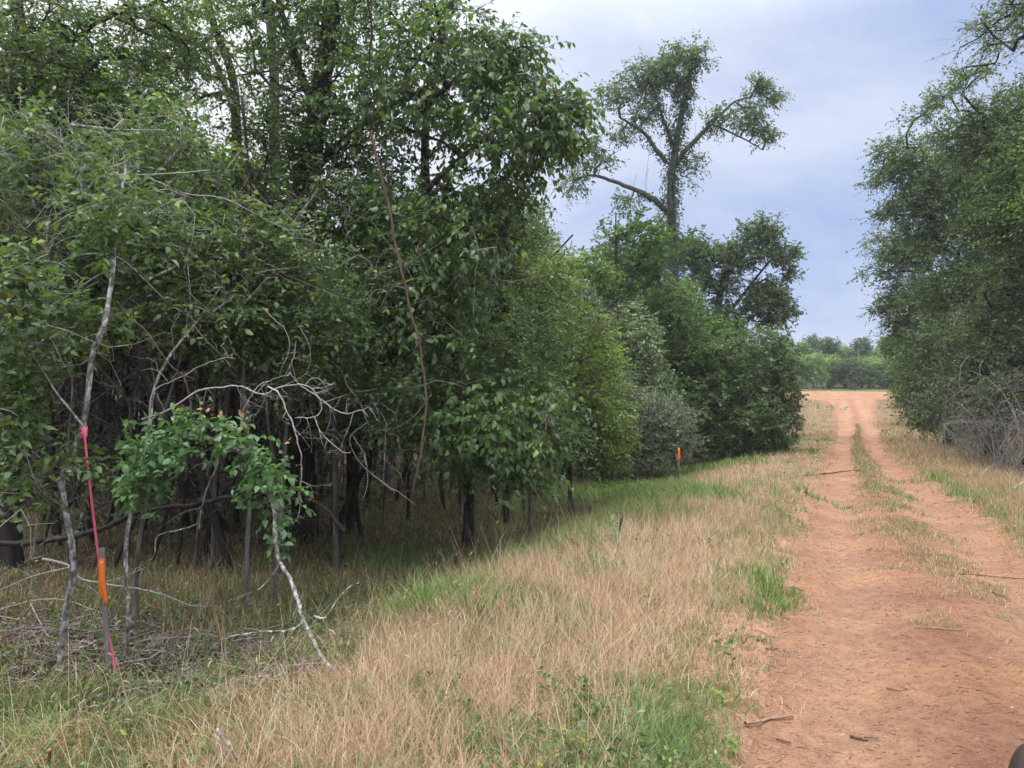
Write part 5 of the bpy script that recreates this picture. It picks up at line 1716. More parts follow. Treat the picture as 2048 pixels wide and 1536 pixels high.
bent = branch_thing("bent_branch", "bent white branch with thick leaf clusters, its bare tip resting in the grass", "branch",
    [(B1, .0185, .014), (B2, .011, .006), (B3, .013, .005), (B4, .011, .004), (B5, .008, .003), (B6, .008, .003), (B7, .007, .003), (B8, .008, .004), (B9, .006, .003), (B10, .004, .002), (B11, .004, .002)], M_LICHEN, twigs=(3.0, .12), seed=1, tw_r=.0028)
# leafy sprays on it
O, D = [], []
for (px, py, rx, ry, n) in [(300, 930, 50, 55, 105), (275, 985, 34, 32, 40), (350, 880, 60, 42, 60), (420, 855, 45, 28, 34), (470, 885, 45, 30, 34), (520, 930, 35, 35, 40), (540, 985, 32, 30, 34), (545, 940, 28, 25, 20), (520, 960, 30, 30, 24), (575, 975, 15, 20, 6), (545, 1040, 22, 25, 13), (555, 1090, 16, 18, 8)]:
    for _ in range(int(n * .8)):
        a = rngB.normal(0, .55, 2)
        Yp = 6.15 + rngB.normal(0, .13)
        O.append(at(px + a[0] * rx, py + a[1] * ry, Yp))
        D.append([rngB.normal(0, .6), rngB.normal(0, .5) - .2, rngB.normal(.25, .5)])
lfB, twB = sprays(np.array(O), np.array(D), rngB, .070, 6, .15, .35, [(5, (.095, .19, .075)), (3, (.125, .225, .08)), (.7, (.18, .27, .085))], True, .0016)
base = np.array(bent.location)
link("leaf_twigs", make_mesh("leaf_twigs", twB[0] - base, twB[1]), M_BARK_MID, bent)["kind"] = "stuff"
# the 300 that show largest one by one, the rest as one part
P_, A_, N_, L_, W_, C_ = lfB[3]
order = np.argsort(P_[:, 1] - 3.0 * L_)
first, rest = order[:300], order[300:]
V, F_, m = leaf_geo(P_[rest] - base, A_[rest], N_[rest], L_[rest], W_[rest], True)
_o = link("foliage", make_mesh("foliage", V, F_, [np.tile(C_[rest], (m, 1))]), M_LEAF, bent)
_o["kind"] = "stuff"
import mathutils
leaf_meshes = []
for k in range(8):
    V, F_, m = leaf_geo(np.zeros((1, 3)), np.array([[0, 1.0, 0]]), np.array([[0, 0, 1.0]]), np.array([1.0]), np.array([.5 + .02 * k]), True)
    leaf_meshes.append(make_mesh("leaf", V, F_, [np.tile(C_[order[k * 11]], (m, 1))]))
    leaf_meshes[-1].materials.append(M_LEAF)
def place_leaf(p, a, nn, L, k, parent, base):
    a = unit(a); s = unit(np.cross(a, nn)); u = np.cross(s, a)
    o = bpy.data.objects.new("leaf", leaf_meshes[k])
    M = mathutils.Matrix(((s[0], a[0], u[0], 0), (s[1], a[1], u[1], 0), (s[2], a[2], u[2], 0), (0, 0, 0, 1)))
    o.matrix_local = mathutils.Matrix.Translation(Vector(p - base)) @ M @ mathutils.Matrix.Scale(float(L), 4)
    COL.objects.link(o)
    o.parent = parent
    return o
for k, i in enumerate(first):
    place_leaf(P_[i], A_[i], N_[i], L_[i], k % 8, bent, base)
# reddish young leaves at its top
me_red = make_mesh("leaf", *[x for x in leaf_geo(np.zeros((1, 3)), np.array([[0, 1.0, 0]]), np.array([[0, 0, 1.0]]), np.array([1.0]), np.array([.5]), True)[:2]], [np.tile([[.45, .20, .10]], (8, 1))])
me_red.materials.append(M_LEAF)
me_yel = make_mesh("leaf", *[x for x in leaf_geo(np.zeros((1, 3)), np.array([[0, 1.0, 0]]), np.array([[0, 0, 1.0]]), np.array([1.0]), np.array([.5]), True)[:2]], [np.tile([[.38, .38, .07]], (8, 1))])
me_yel.materials.append(M_LEAF)
leaf_meshes += [me_red, me_yel]
for (px, py, k) in [(406, 818, 9), (398, 806, 9), (410, 836, 9), (441, 833, 8), (444, 838, 8), (480, 832, 8), (487, 836, 8), (492, 858, 8), (360, 816, 9), (356, 822, 9), (574, 882, 8), (580, 885, 9), (412, 825, 8)]:
    o = place_leaf(at(px, py, 6.05), rngB.normal(0, .6, 3) + [0, -.2, .5], rngB.normal(0, .4, 3) + [0, -.4, .8], .055, k, bent, base)
    o["label"] = "reddish young leaf" if k == 8 else "yellow young leaf"

# white bare branches of the near wood
Y0 = 6.7
branch_thing("dead_branch", "long bare white branch arching from the leafy one to the largest trunk", "branch",
    [(pxl([(284, 838), (332, 826), (372, 797), (405, 780), (440, 776), (478, 773), (512, 787), (536, 786), (560, 775), (602, 770), (626, 782), (641, 800), (644, 820), (633, 832), (590, 836)], Y0), .011, .005),
     (pxl([(535, 773), (556, 785), (570, 805), (580, 822), (590, 838), (598, 872), (605, 905), (607, 935), (605, 962), (598, 985), (606, 1005)], Y0 - .05), .011, .003),
     (pxl([(600, 771), (630, 790), (660, 815), (692, 828), (722, 821), (736, 834)], Y0), .008, .003),
     (pxl([(628, 832), (640, 862), (662, 887), (686, 904), (702, 904)], Y0 - .03), .006, .0025),
     (pxl([(516, 784), (530, 768), (550, 757), (580, 749)], Y0), .004, .002),
     (pxl([(600, 771), (588, 757), (580, 745)], Y0), .004, .002), (pxl([(612, 768), (622, 758), (640, 760), (658, 782)], Y0), .0045, .002)],
    M_DEAD, twigs=(9, .26), seed=2, droop=.25, tw_r=.0030, depth=2)
branch_thing("dead_branch", "bare white branch curving up to the right above the leafy one", "branch",
    [(pxl([(276, 915), (292, 872), (301, 838), (306, 796), (315, 775), (345, 762), (370, 750), (412, 727), (456, 714), (470, 718)], 6.9), .011, .003),
     (pxl([(456, 714), (450, 700), (440, 690)], 6.9), .003, .0015), (pxl([(335, 762), (320, 745), (303, 738), (280, 742)], 6.9), .004, .002)], M_DEAD, twigs=(4, .16), seed=3, tw_r=.0025)
branch_thing("dead_branch", "slim white crooked twig standing upright in front of the largest trunk", "branch",
    [(pxl([(525, 615), (550, 640), (572, 662), (580, 690), (575, 712), (565, 735), (558, 752)], 7.6), .005, .002), (pxl([(592, 682), (588, 710), (578, 735), (570, 750)], 7.6), .004, .002), (pxl([(600, 655), (618, 690), (620, 725), (610, 750)], 7.6), .003, .0015)], M_DEAD, twigs=(4, .14), seed=4, tw_r=.0022)
branch_thing("dead_branch", "long thin white branch slanting down across the leaves at the upper left", "branch",
    [(pxl([(295, 355), (370, 385), (440, 395), (510, 425), (560, 452), (590, 460), (640, 455)], 8.0), .009, .003), (pxl([(590, 460), (584, 480), (598, 510), (596, 535)], 8.0), .004, .002)], M_DEAD, twigs=(3, .2), seed=5, tw_r=.0025)
branch_thing("dead_branch", "grey twiggy branch reaching left from the largest trunk's foot", "branch",
    [(pxl([(745, 950), (780, 975), (805, 990), (830, 1010)], 9.5), .009, .004), (pxl([(730, 905), (736, 960), (725, 1000)], 9.5), .009, .005), (pxl([(705, 870), (725, 905), (732, 930)], 9.5), .01, .008)], M_DEAD, twigs=(4, .2), seed=6)
branch_thing("hanging_vine", "thick reddish brown vine hanging in front of the wood", "vine",
    [(pxl([(741, 262), (752, 310), (765, 375), (776, 430), (786, 485), (796, 520), (808, 580), (820, 630), (834, 670), (842, 720), (850, 770), (851, 810), (844, 860), (838, 910), (830, 955), (826, 985)], 8.9), .0165, .013)], M_VINE, twigs=(1.2, .3), seed=7, droop=.6, tw_r=.004)
branch_thing("hanging_vine", "slim tan vine slanting down to the white branches", "vine",
    [(pxl([(232, 600), (262, 640), (292, 662), (330, 715), (352, 740), (368, 752), (378, 790), (384, 832)], 6.85), .0075, .006)], M_VINE, seed=8)
branch_thing("hanging_vine", "thin dark vine dangling over the leaves in the middle of the wood", "vine",
    [(pxl([(735, 0), (742, 60), (738, 130), (748, 200), (741, 262)], 9.2), .012, .01)], M_BARK, seed=9)

def lay(pts, h=.03):
    """polyline of image points laid on what stands below them"""
    out = []
    for p in pts:
        q = ground(p[0], p[1])
        q[2] += p[2] if len(p) > 2 else h
        out.append(q)
    return out
# wood on the floor of the wood
L1 = pxl([(-40, 1092, 8.8), (60, 1088, 8.8), (150, 1078, 8.8), (215, 1058, 8.8), (268, 1028, 8.8), (310, 1018, 8.9), (400, 1012, 9.0), (468, 1000, 9.1), (490, 1030, 9.1), (486, 1062, 9.1)])
branch_thing("fallen_limb", "long dark crooked limb lying propped across the left trunks", "branch", [(L1, .036, .022), (pxl([(310, 1018, 8.9), (300, 1050, 8.9), (292, 1085, 8.9)]), .018, .013)], M_BARK, twigs=(1, .3), seed=11, tw_r=.005)
branch_thing("fallen_branch", "pale fallen branch passing behind the orange flagged stake", "branch",
    [(pxl([(85, 1118, 7.0), (140, 1135, 7.0), (165, 1160, 7.0), (205, 1166, 7.0), (240, 1172, 7.0), (300, 1182, 7.0), (345, 1198, 7.0), (380, 1212, 7.05), (425, 1212, 7.1)]), .0135, .004), (pxl([(205, 1166, 7.0), (250, 1152, 7.0), (290, 1135, 7.0)]), .006, .003),
     (pxl([(140, 1135, 7.0), (70, 1150, 6.9), (0, 1180, 6.8)]), .008, .004), (pxl([(165, 1160, 7.0), (185, 1180, 7.0), (205, 1190, 7.0)]), .005, .002)], M_DEADMID, twigs=(6, .25), seed=12)
branch_thing("fallen_branch", "grey fallen branch at the left edge of the litter", "branch",
    [(lay([(-10, 1245, .12), (60, 1232, .16), (120, 1228, .16), (180, 1236, .1), (215, 1240, .05)]), .009, .004), (lay([(60, 1232, .15), (80, 1262, .1), (95, 1282, .06), (112, 1284, .03)]), .006, .003), (lay([(0, 1280, .08), (60, 1275, .1), (130, 1270, .05)]), .004, .002)], M_DEADMID, twigs=(7, .25), seed=13)
branch_thing("fallen_branch", "long grey stick lying on the dark litter left of the bent branch", "branch",
    [(lay([(270, 1295), (300, 1282), (350, 1280), (400, 1276), (430, 1262)]), .009, .004)], M_DEADMID, twigs=(4, .18), seed=14)
branch_thing("fallen_branch", "brown stick lying beside the foot of the stake", "branch", [(lay([(225, 1240), (245, 1215, .2), (258, 1198, .35)]), .012, .006)], M_STICK, seed=15)
branch_thing("dead_stalk", "upright forked tan stalk standing in the litter", "stalk",
    [(lay([(446, 1315)]) + pxl([(436, 1260, 6.55), (424, 1210, 6.55), (416, 1165, 6.55)]), .007, .004), (pxl([(422, 1205, 6.55), (395, 1180, 6.55), (385, 1165, 6.55), (394, 1155, 6.55)]), .004, .002), (pxl([(424, 1202, 6.55), (430, 1182, 6.55), (435, 1176, 6.55)]), .004, .002), (pxl([(430, 1210, 6.55), (450, 1228, 6.55), (470, 1262, 6.5)]), .004, .002)], M_TANSTICK, twigs=(2, .12), seed=16)
branch_thing("broken_stick", "pale broken stick poking out of the near grass", "branch", [(lay([(492, 1548, .0)]) + pxl([(470, 1505, 3.85), (448, 1478, 3.9), (434, 1458, 3.92)]), .013, .010)], M_LICHEN, seed=17)
branch_thing("fallen_branch", "thin grey dead branch slanting up out of the dry grass", "branch",
    [(lay([(785, 1400, .05)]) + pxl([(830, 1350, 5.5), (860, 1310, 5.7), (890, 1265, 5.9), (910, 1235, 6.0), (930, 1190, 6.1), (945, 1150, 6.1)]), .008, .002), (lay([(742, 1390, .06)]) + pxl([(790, 1370, 5.4), (830, 1335, 5.5), (862, 1300, 5.7)]), .006, .003), (pxl([(905, 1240, 6.0), (930, 1238, 6.0), (975, 1240, 6.0)]), .003, .0015)], M_DEADGREY, twigs=(3, .14), seed=18)
branch_thing("fallen_limb", "short dark limb standing among the trunks behind the largest one", "branch", [(pxl([(690, 1062, 10.5), (670, 1035, 10.5), (640, 1008, 10.6), (610, 998, 10.8)]), .03, .02)], M_STICK, seed=19)

# sticks on the road and right verge
STICKS = [
    ("crooked bare stick at the road's left edge nearest the camera", [(1490, 1450), (1520, 1447), (1555, 1440), (1586, 1437)], .010, .006, M_TANSTICK),
    ("long thin twig lying across the right rut", [(1918, 1150), (1960, 1152), (2010, 1157), (2052, 1160)], .006, .004, M_STICK),
    ("short dark twig on the right rut below the long one", [(1985, 1186), (2005, 1196), (2022, 1206)], .006, .003, M_STICK),
    ("dark knobbly branch lying across both ruts", [(1610, 952), (1660, 948), (1690, 944), (1720, 942), (1750, 946)], .022, .014, M_STICK),
    ("pale stick on the right rut near the verge", [(1868, 1008), (1895, 1006), (1922, 1002)], .012, .008, M_TANSTICK),
    ("thin tan twig between the ruts beside the dry tufts", [(1828, 1257), (1870, 1259), (1922, 1263)], .005, .004, M_TANSTICK),
    ("dark forked chip in the middle of the near road", [(1700, 1476), (1720, 1481), (1736, 1484)], .009, .005, M_STICK),
    ("thin brown twig beside the forked chip", [(1728, 1479), (1755, 1481)], .004, .003, M_STICK),
    ("brown twig at the road's left edge below the green tuft", [(1515, 1283), (1530, 1281)], .008, .006, M_STICK),
    ("pale twig crossing the road's left edge", [(1532, 1300), (1556, 1300)], .006, .004, M_STICK),
    ("dark twig at the grass edge left of the road", [(1562, 1178), (1590, 1178), (1608, 1184)], .008, .004, M_STICK),
    ("small straight twig on the near road left of centre", [(1552, 1482), (1582, 1490)], .005, .004, M_STICK),
    ("small tan twig in the near road's centre", [(1774, 1380), (1802, 1386)], .005, .003, M_STICK),
    ("curved grey bough lying on the right verge", [(1955, 960, .05), (1985, 945, .25), (2015, 940, .3), (2050, 946, .25)], .018, .008, M_DEAD),
    ("thick pale branch end at the right verge", [(2010, 992, .05), (2032, 982, .12), (2060, 972, .2)], .028, .02, M_DEAD),
    ("dead branch reaching out of the right brush over the verge", [(1896, 886, .05), (1930, 874, .2), (1965, 862, .5), (2000, 850, .8)], .045, .03, M_DEADGREY),
    ("white upright stick at the feet of the right side oaks", [(1944, 898, .0), (1955, 880, .3), (1960, 868, .5)], .03, .02, M_DEAD),
]
for i, (lab, pts, r0, r1, mt) in enumerate(STICKS):
    s = lay(pts, .012)
    branch_thing("stick", lab, "stick", [(s, r0, r1)], mt, twigs=((2.5, .12) if i in (1, 3, 5) else (0, 0)), seed=40 + i, group="loose sticks on the road and verge", tw_r=.0025)

# grey dead brush in front of the right side oaks
def dead_brush(label, px, py, Y, spread, n, seed, h=3.2):
    rng = np.random.default_rng(6000 + seed)
    g0 = at(px, py, Y)
    base = np.array([g0[0], Y, land(g0[0], Y)[0]])
    root = thing("dead_bush", base, label, "dead bush", "dead brush on the right side")
    tw, stems = [], []
    for k in range(n):
        a = base + rng.normal(0, spread * .45, 3) * [1, 1, 0]
        tip = base + np.array([rng.normal(-spread * .35, spread * .7), rng.normal(-.3, spread * .6), rng.uniform(.5, 1.05) * h])
        mid = (a + tip) / 2 + np.array([rng.normal(0, .5), rng.normal(0, .3), h * .25])
        p = resample([a, mid, tip, tip + [rng.normal(-.3, .4), rng.normal(0, .3), -rng.uniform(.1, .8)]], 12)
        stems.append(p)
        tw += spread_twigs(p, 8, .8, rng, 2, .35, .005)
    V, f = tubes(np.array(stems), np.tile(np.linspace(.016, .004, 12), (n, 1)), 5, False)
    link("stems", make_mesh("stems", V - base, f, None, True), M_DEADGREY, root)["kind"] = "stuff"
    P = np.array([t[0] for t in tw])[:, [0, 2, 4, 7]]; r = np.array([t[1] for t in tw])[:, None] * np.linspace(1, .4, 4)[None]
    V, f = tubes(P, r, 3, False)
    link("twigs", make_mesh("twigs", V - base, f), M_DEADGREY, root)["kind"] = "stuff"
dead_brush("grey leafless brush heap nearest on the right side of the road", 2035, 850, 24, 1.5, 20, 1, 2.8)
dead_brush("grey leafless bush under the right side oaks, set back from the nearest heap", 1965, 830, 28, 1.4, 15, 2, 3.2)
dead_brush("tall thin grey dead sapling clump at the picture's right edge", 2070, 720, 21, 1.2, 11, 3, 3.8)
dead_brush("low pale dead brush beside the far clearing's left end", 1620, 760, 106, 1.8, 12, 4, 2.2)

# ------------------------------------------------------------------ survey stakes and ribbons
def box(bag, o, ax, ay, az, c=None):
    """box from corner o with edge vectors"""
    o, ax, ay, az = [np.asarray(v, float) for v in (o, ax, ay, az)]
    V = np.array([o + ax * i + ay * j + az * k for k in (0, 1) for j in (0, 1) for i in (0, 1)])
    Q = np.array([[0, 2, 3, 1], [4, 5, 7, 6], [0, 1, 5, 4], [1, 3, 7, 5], [3, 2, 6, 7], [2, 0, 4, 6]])
    bag.add(V, [Q], c)

def strip(path, across, w, th=.0012):
    """ribbon: path (k,3), across (k,3) unit directions of its width"""
    p, a = np.asarray(path, float), unit(across)
    k = len(p)
    t = unit(np.gradient(p, axis=0))
    nn = unit(np.cross(t, a))
    w = np.broadcast_to(np.asarray(w, float), (k,))[:, None]
    V = np.concatenate([p - a * w / 2 - nn * th / 2, p + a * w / 2 - nn * th / 2, p + a * w / 2 + nn * th / 2, p - a * w / 2 + nn * th / 2])
    i = np.arange(k - 1)
    Q = []
    for s in range(4):
        s2 = (s + 1) % 4
        Q.append(np.stack([s * k + i, s2 * k + i, s2 * k + i + 1, s * k + i + 1], 1))
    Q.append(np.array([[0, 3 * k, 2 * k, k], [k - 1, 2 * k - 1, 3 * k - 1, 4 * k - 1]]))
    return V, [np.concatenate(Q)]

gS = ground(217, 1352)
topS = at(203, 1095, gS[1] - .02)
ax = unit(topS - gS)
sx = unit(np.cross([0, 1, 0.0], ax))
sy = np.cross(ax, sx)
stake = thing("survey_stake", gS, "grey weathered wooden survey stake with an orange ribbon", "stake")
bm_ = Bag()
h = np.linalg.norm(topS - gS)
wd, th = .047, .012
# lath tapering into a point below the ground, chamfered top
prof = [(-.22, .05), (-.02, 1.0), (h * .33, 1.0), (h * .66, 1.0), (h - .006, 1.0), (h, .8)]
V = []
for z, s in prof:
    for (i, j) in ((-1, -1), (1, -1), (1, 1), (-1, 1)):
        V.append(ax * z + sx * i * wd / 2 * s + sy * j * th / 2 * (1 if s > .1 else .4))
V = np.array(V)
Q = []
for k in range(len(prof) - 1):
    for c in range(4):
        c2 = (c + 1) % 4
        Q.append([k * 4 + c, k * 4 + c2, k * 4 + 4 + c2, k * 4 + 4 + c])
Q += [[3, 2, 1, 0], [(len(prof) - 1) * 4 + i for i in range(4)]]
bm_.add(V, [np.array(Q)])
link("lath", bm_.mesh("lath"), M_LATH, stake)
# orange ribbon: a band round the lath, its knot and two hanging tails
ob = thing("orange_ribbon", gS + ax * h * .9, "orange flagging ribbon tied near the top of the stake, tails hanging", "ribbon")
org = np.array(ob.location)
zt = h * .905
b_ = Bag()
ring = []
for a in np.linspace(0, 2 * math.pi, 17):
    ring.append(ax * (zt - .9 * h * 0) + sx * math.cos(a) * (wd / 2 + .003) * (1.0) + sy * math.sin(a) * (th / 2 + .004))
ring = np.array(ring) + gS - org
V, f = strip(ring, np.tile(ax, (17, 1)), .022)
b_.add(V, f)
link("band", b_.mesh("band", True), M_ORANGE, ob)
for s_, ln_, dx in ((1, .385, .020), (-1, .33, .008)):
    k = 14
    t = np.linspace(0, 1, k)
    p = gS - org + ax * zt + sx * .003 * s_ + np.stack([dx * 1.9 * t + .003 * np.sin(t * 9 + s_), -.012 - .010 * (s_ > 0) - .012 * np.sin(t * 3.1), -ln_ * t], 1)
    acr = sx * 1.0 + np.outer(np.sin(t * 4 + s_) * .35, [0, 1, 0])
    V, f = strip(p, acr, np.interp(t, [0, .10, 1], [.036, .046, .048] if s_ > 0 else [.03, .04, .04]))
    b_ = Bag(); b_.add(V, f)
    link("tail", b_.mesh("tail", True), M_ORANGE, ob)
kn = []
for a in np.linspace(0, 2 * math.pi, 9): kn.append(gS - org + ax * zt + sy * (-th / 2 - .012) + sx * math.cos(a) * .009 + ax * math.sin(a) * .007)
p, rr = one_tube(kn, .006, k=20)
V, f = tubes(p[None], rr[None], 6)
link("knot", make_mesh("knot", V, f, None, True), M_ORANGE, ob)

# pink ribbon from the sapling to the foot of the stake
pa, pb = at(168, 862, 6.36), gS + np.array([.052, .012, .02])
pk = thing("pink_ribbon", pb, "bright pink ribbon stretched from the lichen spotted sapling down to the stake's foot", "ribbon")
k = 40
t = np.linspace(0, 1, k)[:, None]
mid = at(200, 1140, 6.50)
p = pa * (1 - t) ** 2 + 2 * (mid * 2 - (pa + pb) / 2) * t * (1 - t) + pb * t ** 2
tw_ = np.linspace(0, 9.0, k)
acr = np.stack([np.ones(k), np.sin(tw_ * .9) * .45, np.zeros(k)], 1)
V, f = strip(p - pb, acr, .021)
b_ = Bag(); b_.add(V, f)
link("streamer", b_.mesh("streamer", True), M_PINK, pk)
for q, (dz, rr_) in enumerate(((.02, .030), (-.012, .0305), (-.045, .030))):
    c = at(167, 862, 6.40) + [0, 0, dz]
    ring = [c + np.array([math.cos(a) * rr_, math.sin(a) * rr_, .012 * math.sin(a + q)]) for a in np.linspace(0, 2 * math.pi, 17)]
    V, f = strip(np.array(ring) - pb, np.tile([0, 0, 1.0], (17, 1)), .034)
    b_ = Bag(); b_.add(V, f)
    link("wrap", b_.mesh("wrap", True), M_PINK, pk)

# the second stake far along the bank
Y2 = 23.6
g2 = np.array([at(1357, 900, Y2)[0], Y2, 0.0])
g2[2] = land(g2[0], Y2)[0]
s2 = thing("survey_stake", g2, "small distant survey stake wrapped in orange in the bright green grass", "stake")
z_top, z_bot = at(1357, 897, Y2)[2] - g2[2], at(1357, 922, Y2)[2] - g2[2]
b_ = Bag()
box(b_, np.array([-.022, -.008, -.15]), [.044, 0, 0], [0, .016, 0], [0.01, 0, z_top + .19])
link("lath", b_.mesh("lath"), M_LATH, s2)
k = 8
t = np.linspace(0, 1, k)
b_ = Bag()
for x_, w_, y_ in ((-.010, .05, -.022), (.012, .042, -.034)):
    pth = np.stack([x_ + .02 * t + .006 * np.sin(t * 6), y_ - .012 * np.sin(t * 3), z_top - (z_top - z_bot) * t * (1 if x_ < 0 else .86)], 1)
    V, f = strip(pth, np.tile([1.0, .15, 0], (k, 1)), w_)
    b_.add(V, f)
link("ribbon", b_.mesh("ribbon", True), M_ORANGE, s2)["kind"] = "thing"

# ------------------------------------------------------------------ small plants and the stump
def stem_plant(name, label, cat, px, py, h, n, leaf, pal, seed, group=None, up=.6):
    g0 = ground(px, py)
    rng = np.random.default_rng(9000 + seed)
    root = thing(name, g0, label, cat, group)
    p, rr = one_tube([np.zeros(3), [rng.normal(0, .02), 0, h * .5], [rng.normal(0, .04), 0, h]], [.004, .0035, .002], k=10)
    V, f = tubes(p[None], rr[None], 5)
    link("stem", make_mesh("stem", V, f, None, True), M_STEM, root)
    me = leaf_geo(np.zeros((1, 3)), np.array([[0, 1.0, 0]]), np.array([[0, 0, 1.0]]), np.array([1.0]), np.array([.42]), True)
    c = leaf_cols(1, pal, rng)
    m_ = make_mesh("leaf", me[0], me[1], [np.tile(c, (8, 1))]); m_.materials.append(M_LEAF)
    leaf_meshes.append(m_)
    for q in range(n):
        t_ = q / max(1, n - 1)
        z = h * (.25 + .75 * t_)
        a = q * 2.4 + rng.normal(0, .3)
        d = np.array([math.cos(a), math.sin(a), up * (.3 + t_)])
        b0 = np.array([np.interp(z, p[:, 2], p[:, 0]), np.interp(z, p[:, 2], p[:, 1]), z])
        place_leaf(b0, d, np.array([0, 0, 1.0]) + rng.normal(0, .2, 3), leaf * rng.uniform(.7, 1.15) * (1 - .3 * t_), len(leaf_meshes) - 1, root, np.zeros(3))
    return root
M_STEM = plain("green_stem", (.12, .17, .06))
stem_plant("leafy_weed", "milkweed like plant with broad pale green leaves below the dark seed stalk", "plant", 1232, 1112, .42, 12, .16, [(1, (.13, .23, .11))], 1)
WEEDS = [("bright green weed at the road's left edge nearest the camera", 1464, 1512, .10, 9, .07), ("bright rosette with a dark foot in the thin grass left of the road", 1442, 1412, .10, 12, .06), ("small weed beside the crooked bare stick", 1600 - 130, 1400, .09, 7, .05),
         ("pale green weed in the dry grass left of the near road", 1330, 1395, .14, 8, .06), ("yellow green weed in the near grass under the bent branch's tip", 690, 1470, .15, 9, .06), ("yellow green weed left of the white twig's tip in the near grass", 540, 1500, .14, 9, .06),
         ("bright weed at the very bottom edge of the grass", 410, 1525, .14, 9, .06), ("light green weed on the crest of the dry bank", 1135, 1275, .2, 10, .07), ("leafy weed in the tan grass below the milkweed like plant", 1290, 1215, .18, 9, .06),
         ("small leafy weed beside the grass tuft near the dark twig", 1532, 1160, .16, 8, .06)]
for i, (lab, px, py, h_, n_, lf_) in enumerate(WEEDS):
    stem_plant("leafy_weed", lab, "plant", px, py, h_, n_, lf_, [(1, (.15, .27, .06)), (1, (.20, .30, .05)), (1, (.12, .22, .07))], 10 + i, "leafy weeds in the verge", .5)
# dark seed stalk
g0 = ground(1236, 1112)
dk = thing("seed_stalk", g0, "single dark brown seed spike standing over the broad leaved plant", "stalk")
hz = (1112 - 1032) / F * g0[1]
p, rr = one_tube([[0, 0, 0], [.01, 0, hz * .6], [.03, 0, hz]], [.004, .003, .003], k=10)
V, f = tubes(p[None], rr[None], 5)
link("stem", make_mesh("stem", V, f, None, True), M_STICK, dk)
t = np.linspace(0, 1, 16)
p = np.stack([.015 + .045 * t ** 1.3, 0 * t, hz * (.62 + .42 * t)], 1)
V, f = tubes(p[None], (.011 * np.sin(np.clip(t * .95 + .05, 0, 1) * math.pi) ** .5 * (1 + .25 * np.sin(t * 60)) + .001)[None], 8)
link("seed_head", make_mesh("seed_head", V + np.random.default_rng(3).normal(0, .0015, V.shape), f, None, True), M_STICK, dk)
# broad grass clumps that stand apart from the rest
def clump(label, px, py, n, ln, w, seed, pal=VIVID, spread=.16):
    g0 = ground(px, py)
    rng = np.random.default_rng(9500 + seed)
    r_ = rng.random(n) ** .6 * spread
    a = rng.uniform(0, 6.28, n)
    B = np.column_stack([r_ * np.cos(a), r_ * np.sin(a), np.zeros(n)])
    B[:, 2] = land(B[:, 0] + g0[0], B[:, 1] + g0[1]) - g0[2]
    V, q, t = blades(B, a + rng.normal(0, .7, n), ln * rng.uniform(.5, 1.15, n), w * rng.uniform(.6, 1.2, n), np.abs(rng.normal(.3, .2, n)), rng.uniform(.5, 1.5, n), 4)
    c = pick(pal, n)
    o = link("grass_clump", make_mesh("grass_clump", V, [q, t], [np.tile(c, (3, 1)), c]), M_GRASS)
    o.location = Vector(g0)
    tag(o, label, "grass clump", "broad bladed grass clumps"); o["kind"] = "thing"
clump("largest broad bladed green clump below the pale shaded grass", 850, 1240, 150, .5, .016, 1, spread=.3)
clump("broad bladed green clump right beside the largest one", 935, 1248, 110, .45, .015, 2, spread=.26)
clump("vivid green clump near the broad leaved plant", 1160, 1105, 110, .48, .016, 3, spread=.3)
clump("green clump at the road's left edge below the dark twig", 1530, 1225, 80, .3, .009, 4, GREEN, .16)
clump("green tuft in the middle of the far road strip", 1768, 992, 90, .2, .010, 5, VIVID, .22)
clump("small green tuft between the ruts beside the tan twig", 1965, 1245, 45, .16, .007, 6, GREEN, .12)
clump("low green tuft between the ruts where the weeds begin", 1850, 1130, 45, .13, .007, 7, GREEN, .14)
clump("dark green weedy tuft at the stake's left in the foreground grass", 150, 1385, 90, .28, .012, 8, np.array([[.06, .13, .035], [.08, .16, .04]]), .18)

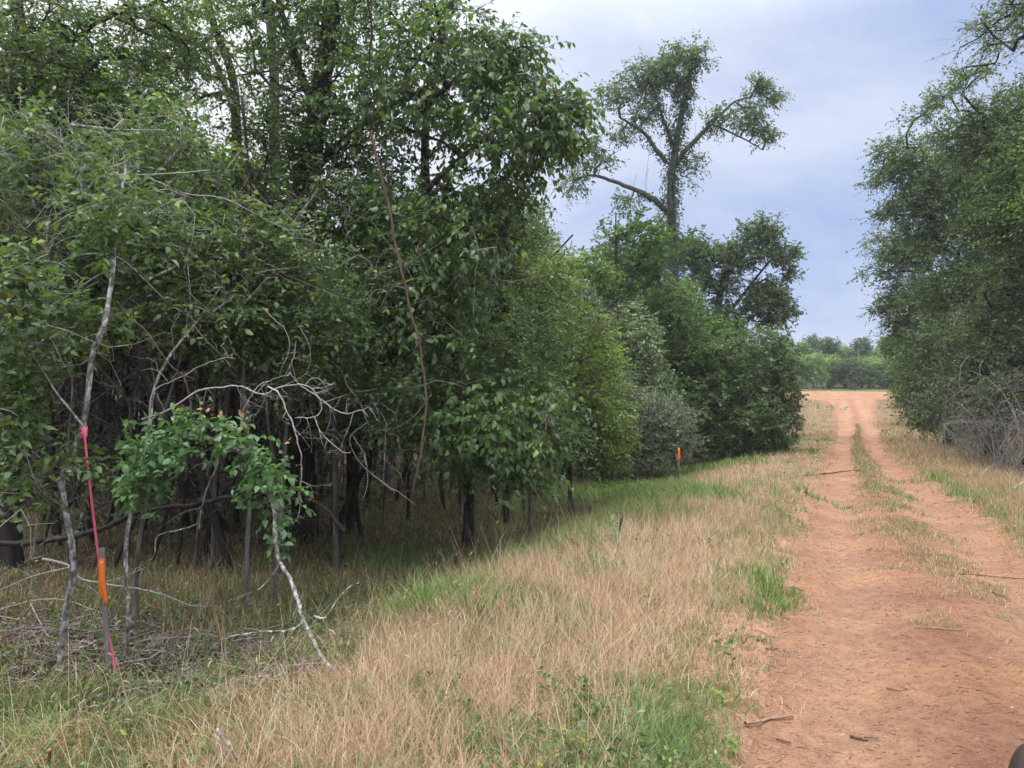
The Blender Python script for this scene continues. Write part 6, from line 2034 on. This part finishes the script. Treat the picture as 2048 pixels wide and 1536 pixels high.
# small lichened stump in the litter
g0 = ground(428, 1312)
st = thing("tree_stump", g0, "small grey lichened stump with green growth in the dark litter", "stump")
p, rr = one_tube([[0, 0, -.05], [0, 0, .04], [.005, 0, .11]], [.05, .04, .035], k=7)
V, f = tubes(p[None], rr[None], 9)
V = V + np.random.default_rng(12).normal(0, .004, V.shape)
link("wood", make_mesh("wood", V, f, None, True), M_LICHEN, st)
rng = np.random.default_rng(77)
O = np.column_stack([rng.normal(-.02, .1, 40), rng.normal(0, .08, 40), rng.uniform(0, .1, 40)])
lf, tw = sprays(O, rng.normal(0, .5, (40, 3)) + [0, 0, .5], rng, .03, 8, .12, .2, G_MID, False, .0012)
o = link("foliage", make_mesh("foliage", lf[0], lf[1], [lf[2]]), M_LEAF, st); o["kind"] = "stuff"
branch_thing("broken_stub", "short pale broken stub in the foreground grass at the lower left", "stub", [(lay([(98, 1540, 0.0)]) + pxl([(99, 1500, 4.02)]), .011, .010)], M_TANSTICK, seed=70)

# ------------------------------------------------------------------ edge of the vehicle the picture is taken from
mv = thing("vehicle_mirror", at(2094, 1580, .95), "dark grey rounded mirror housing of a vehicle at the corner", "mirror")
bmv = Bag()
nu, nv = 20, 14
u = np.linspace(-math.pi, math.pi, nu, endpoint=False)
v = np.linspace(-math.pi / 2, math.pi / 2, nv)
def sgnpow(x, p): return np.sign(x) * np.abs(x) ** p
X = .046 * np.outer(sgnpow(np.cos(v), .7), sgnpow(np.cos(u), .7))
Yy = .030 * np.outer(sgnpow(np.cos(v), .7), sgnpow(np.sin(u), .7))
Zz = .062 * np.outer(sgnpow(np.sin(v), .7), np.ones(nu))
V = np.stack([X + Zz * .12, Yy, Zz], -1).reshape(-1, 3)
k_ = np.arange(nu * nv).reshape(nv, nu)
k2 = np.roll(k_, -1, 1)
bmv.add(V, [np.stack([k_[:-1].ravel(), k2[:-1].ravel(), k2[1:].ravel(), k_[1:].ravel()], 1)])
link("housing", bmv.mesh("housing", True), M_PLASTIC, mv)
p, rr = one_tube([[.02, 0, -.05], [.06, -.04, -.12], [.14, -.16, -.2]], [.012, .012, .016], k=12)
V, f = tubes(p[None], rr[None], 8)
link("arm", make_mesh("arm", V, f, None, True), M_PLASTIC, mv)
#END
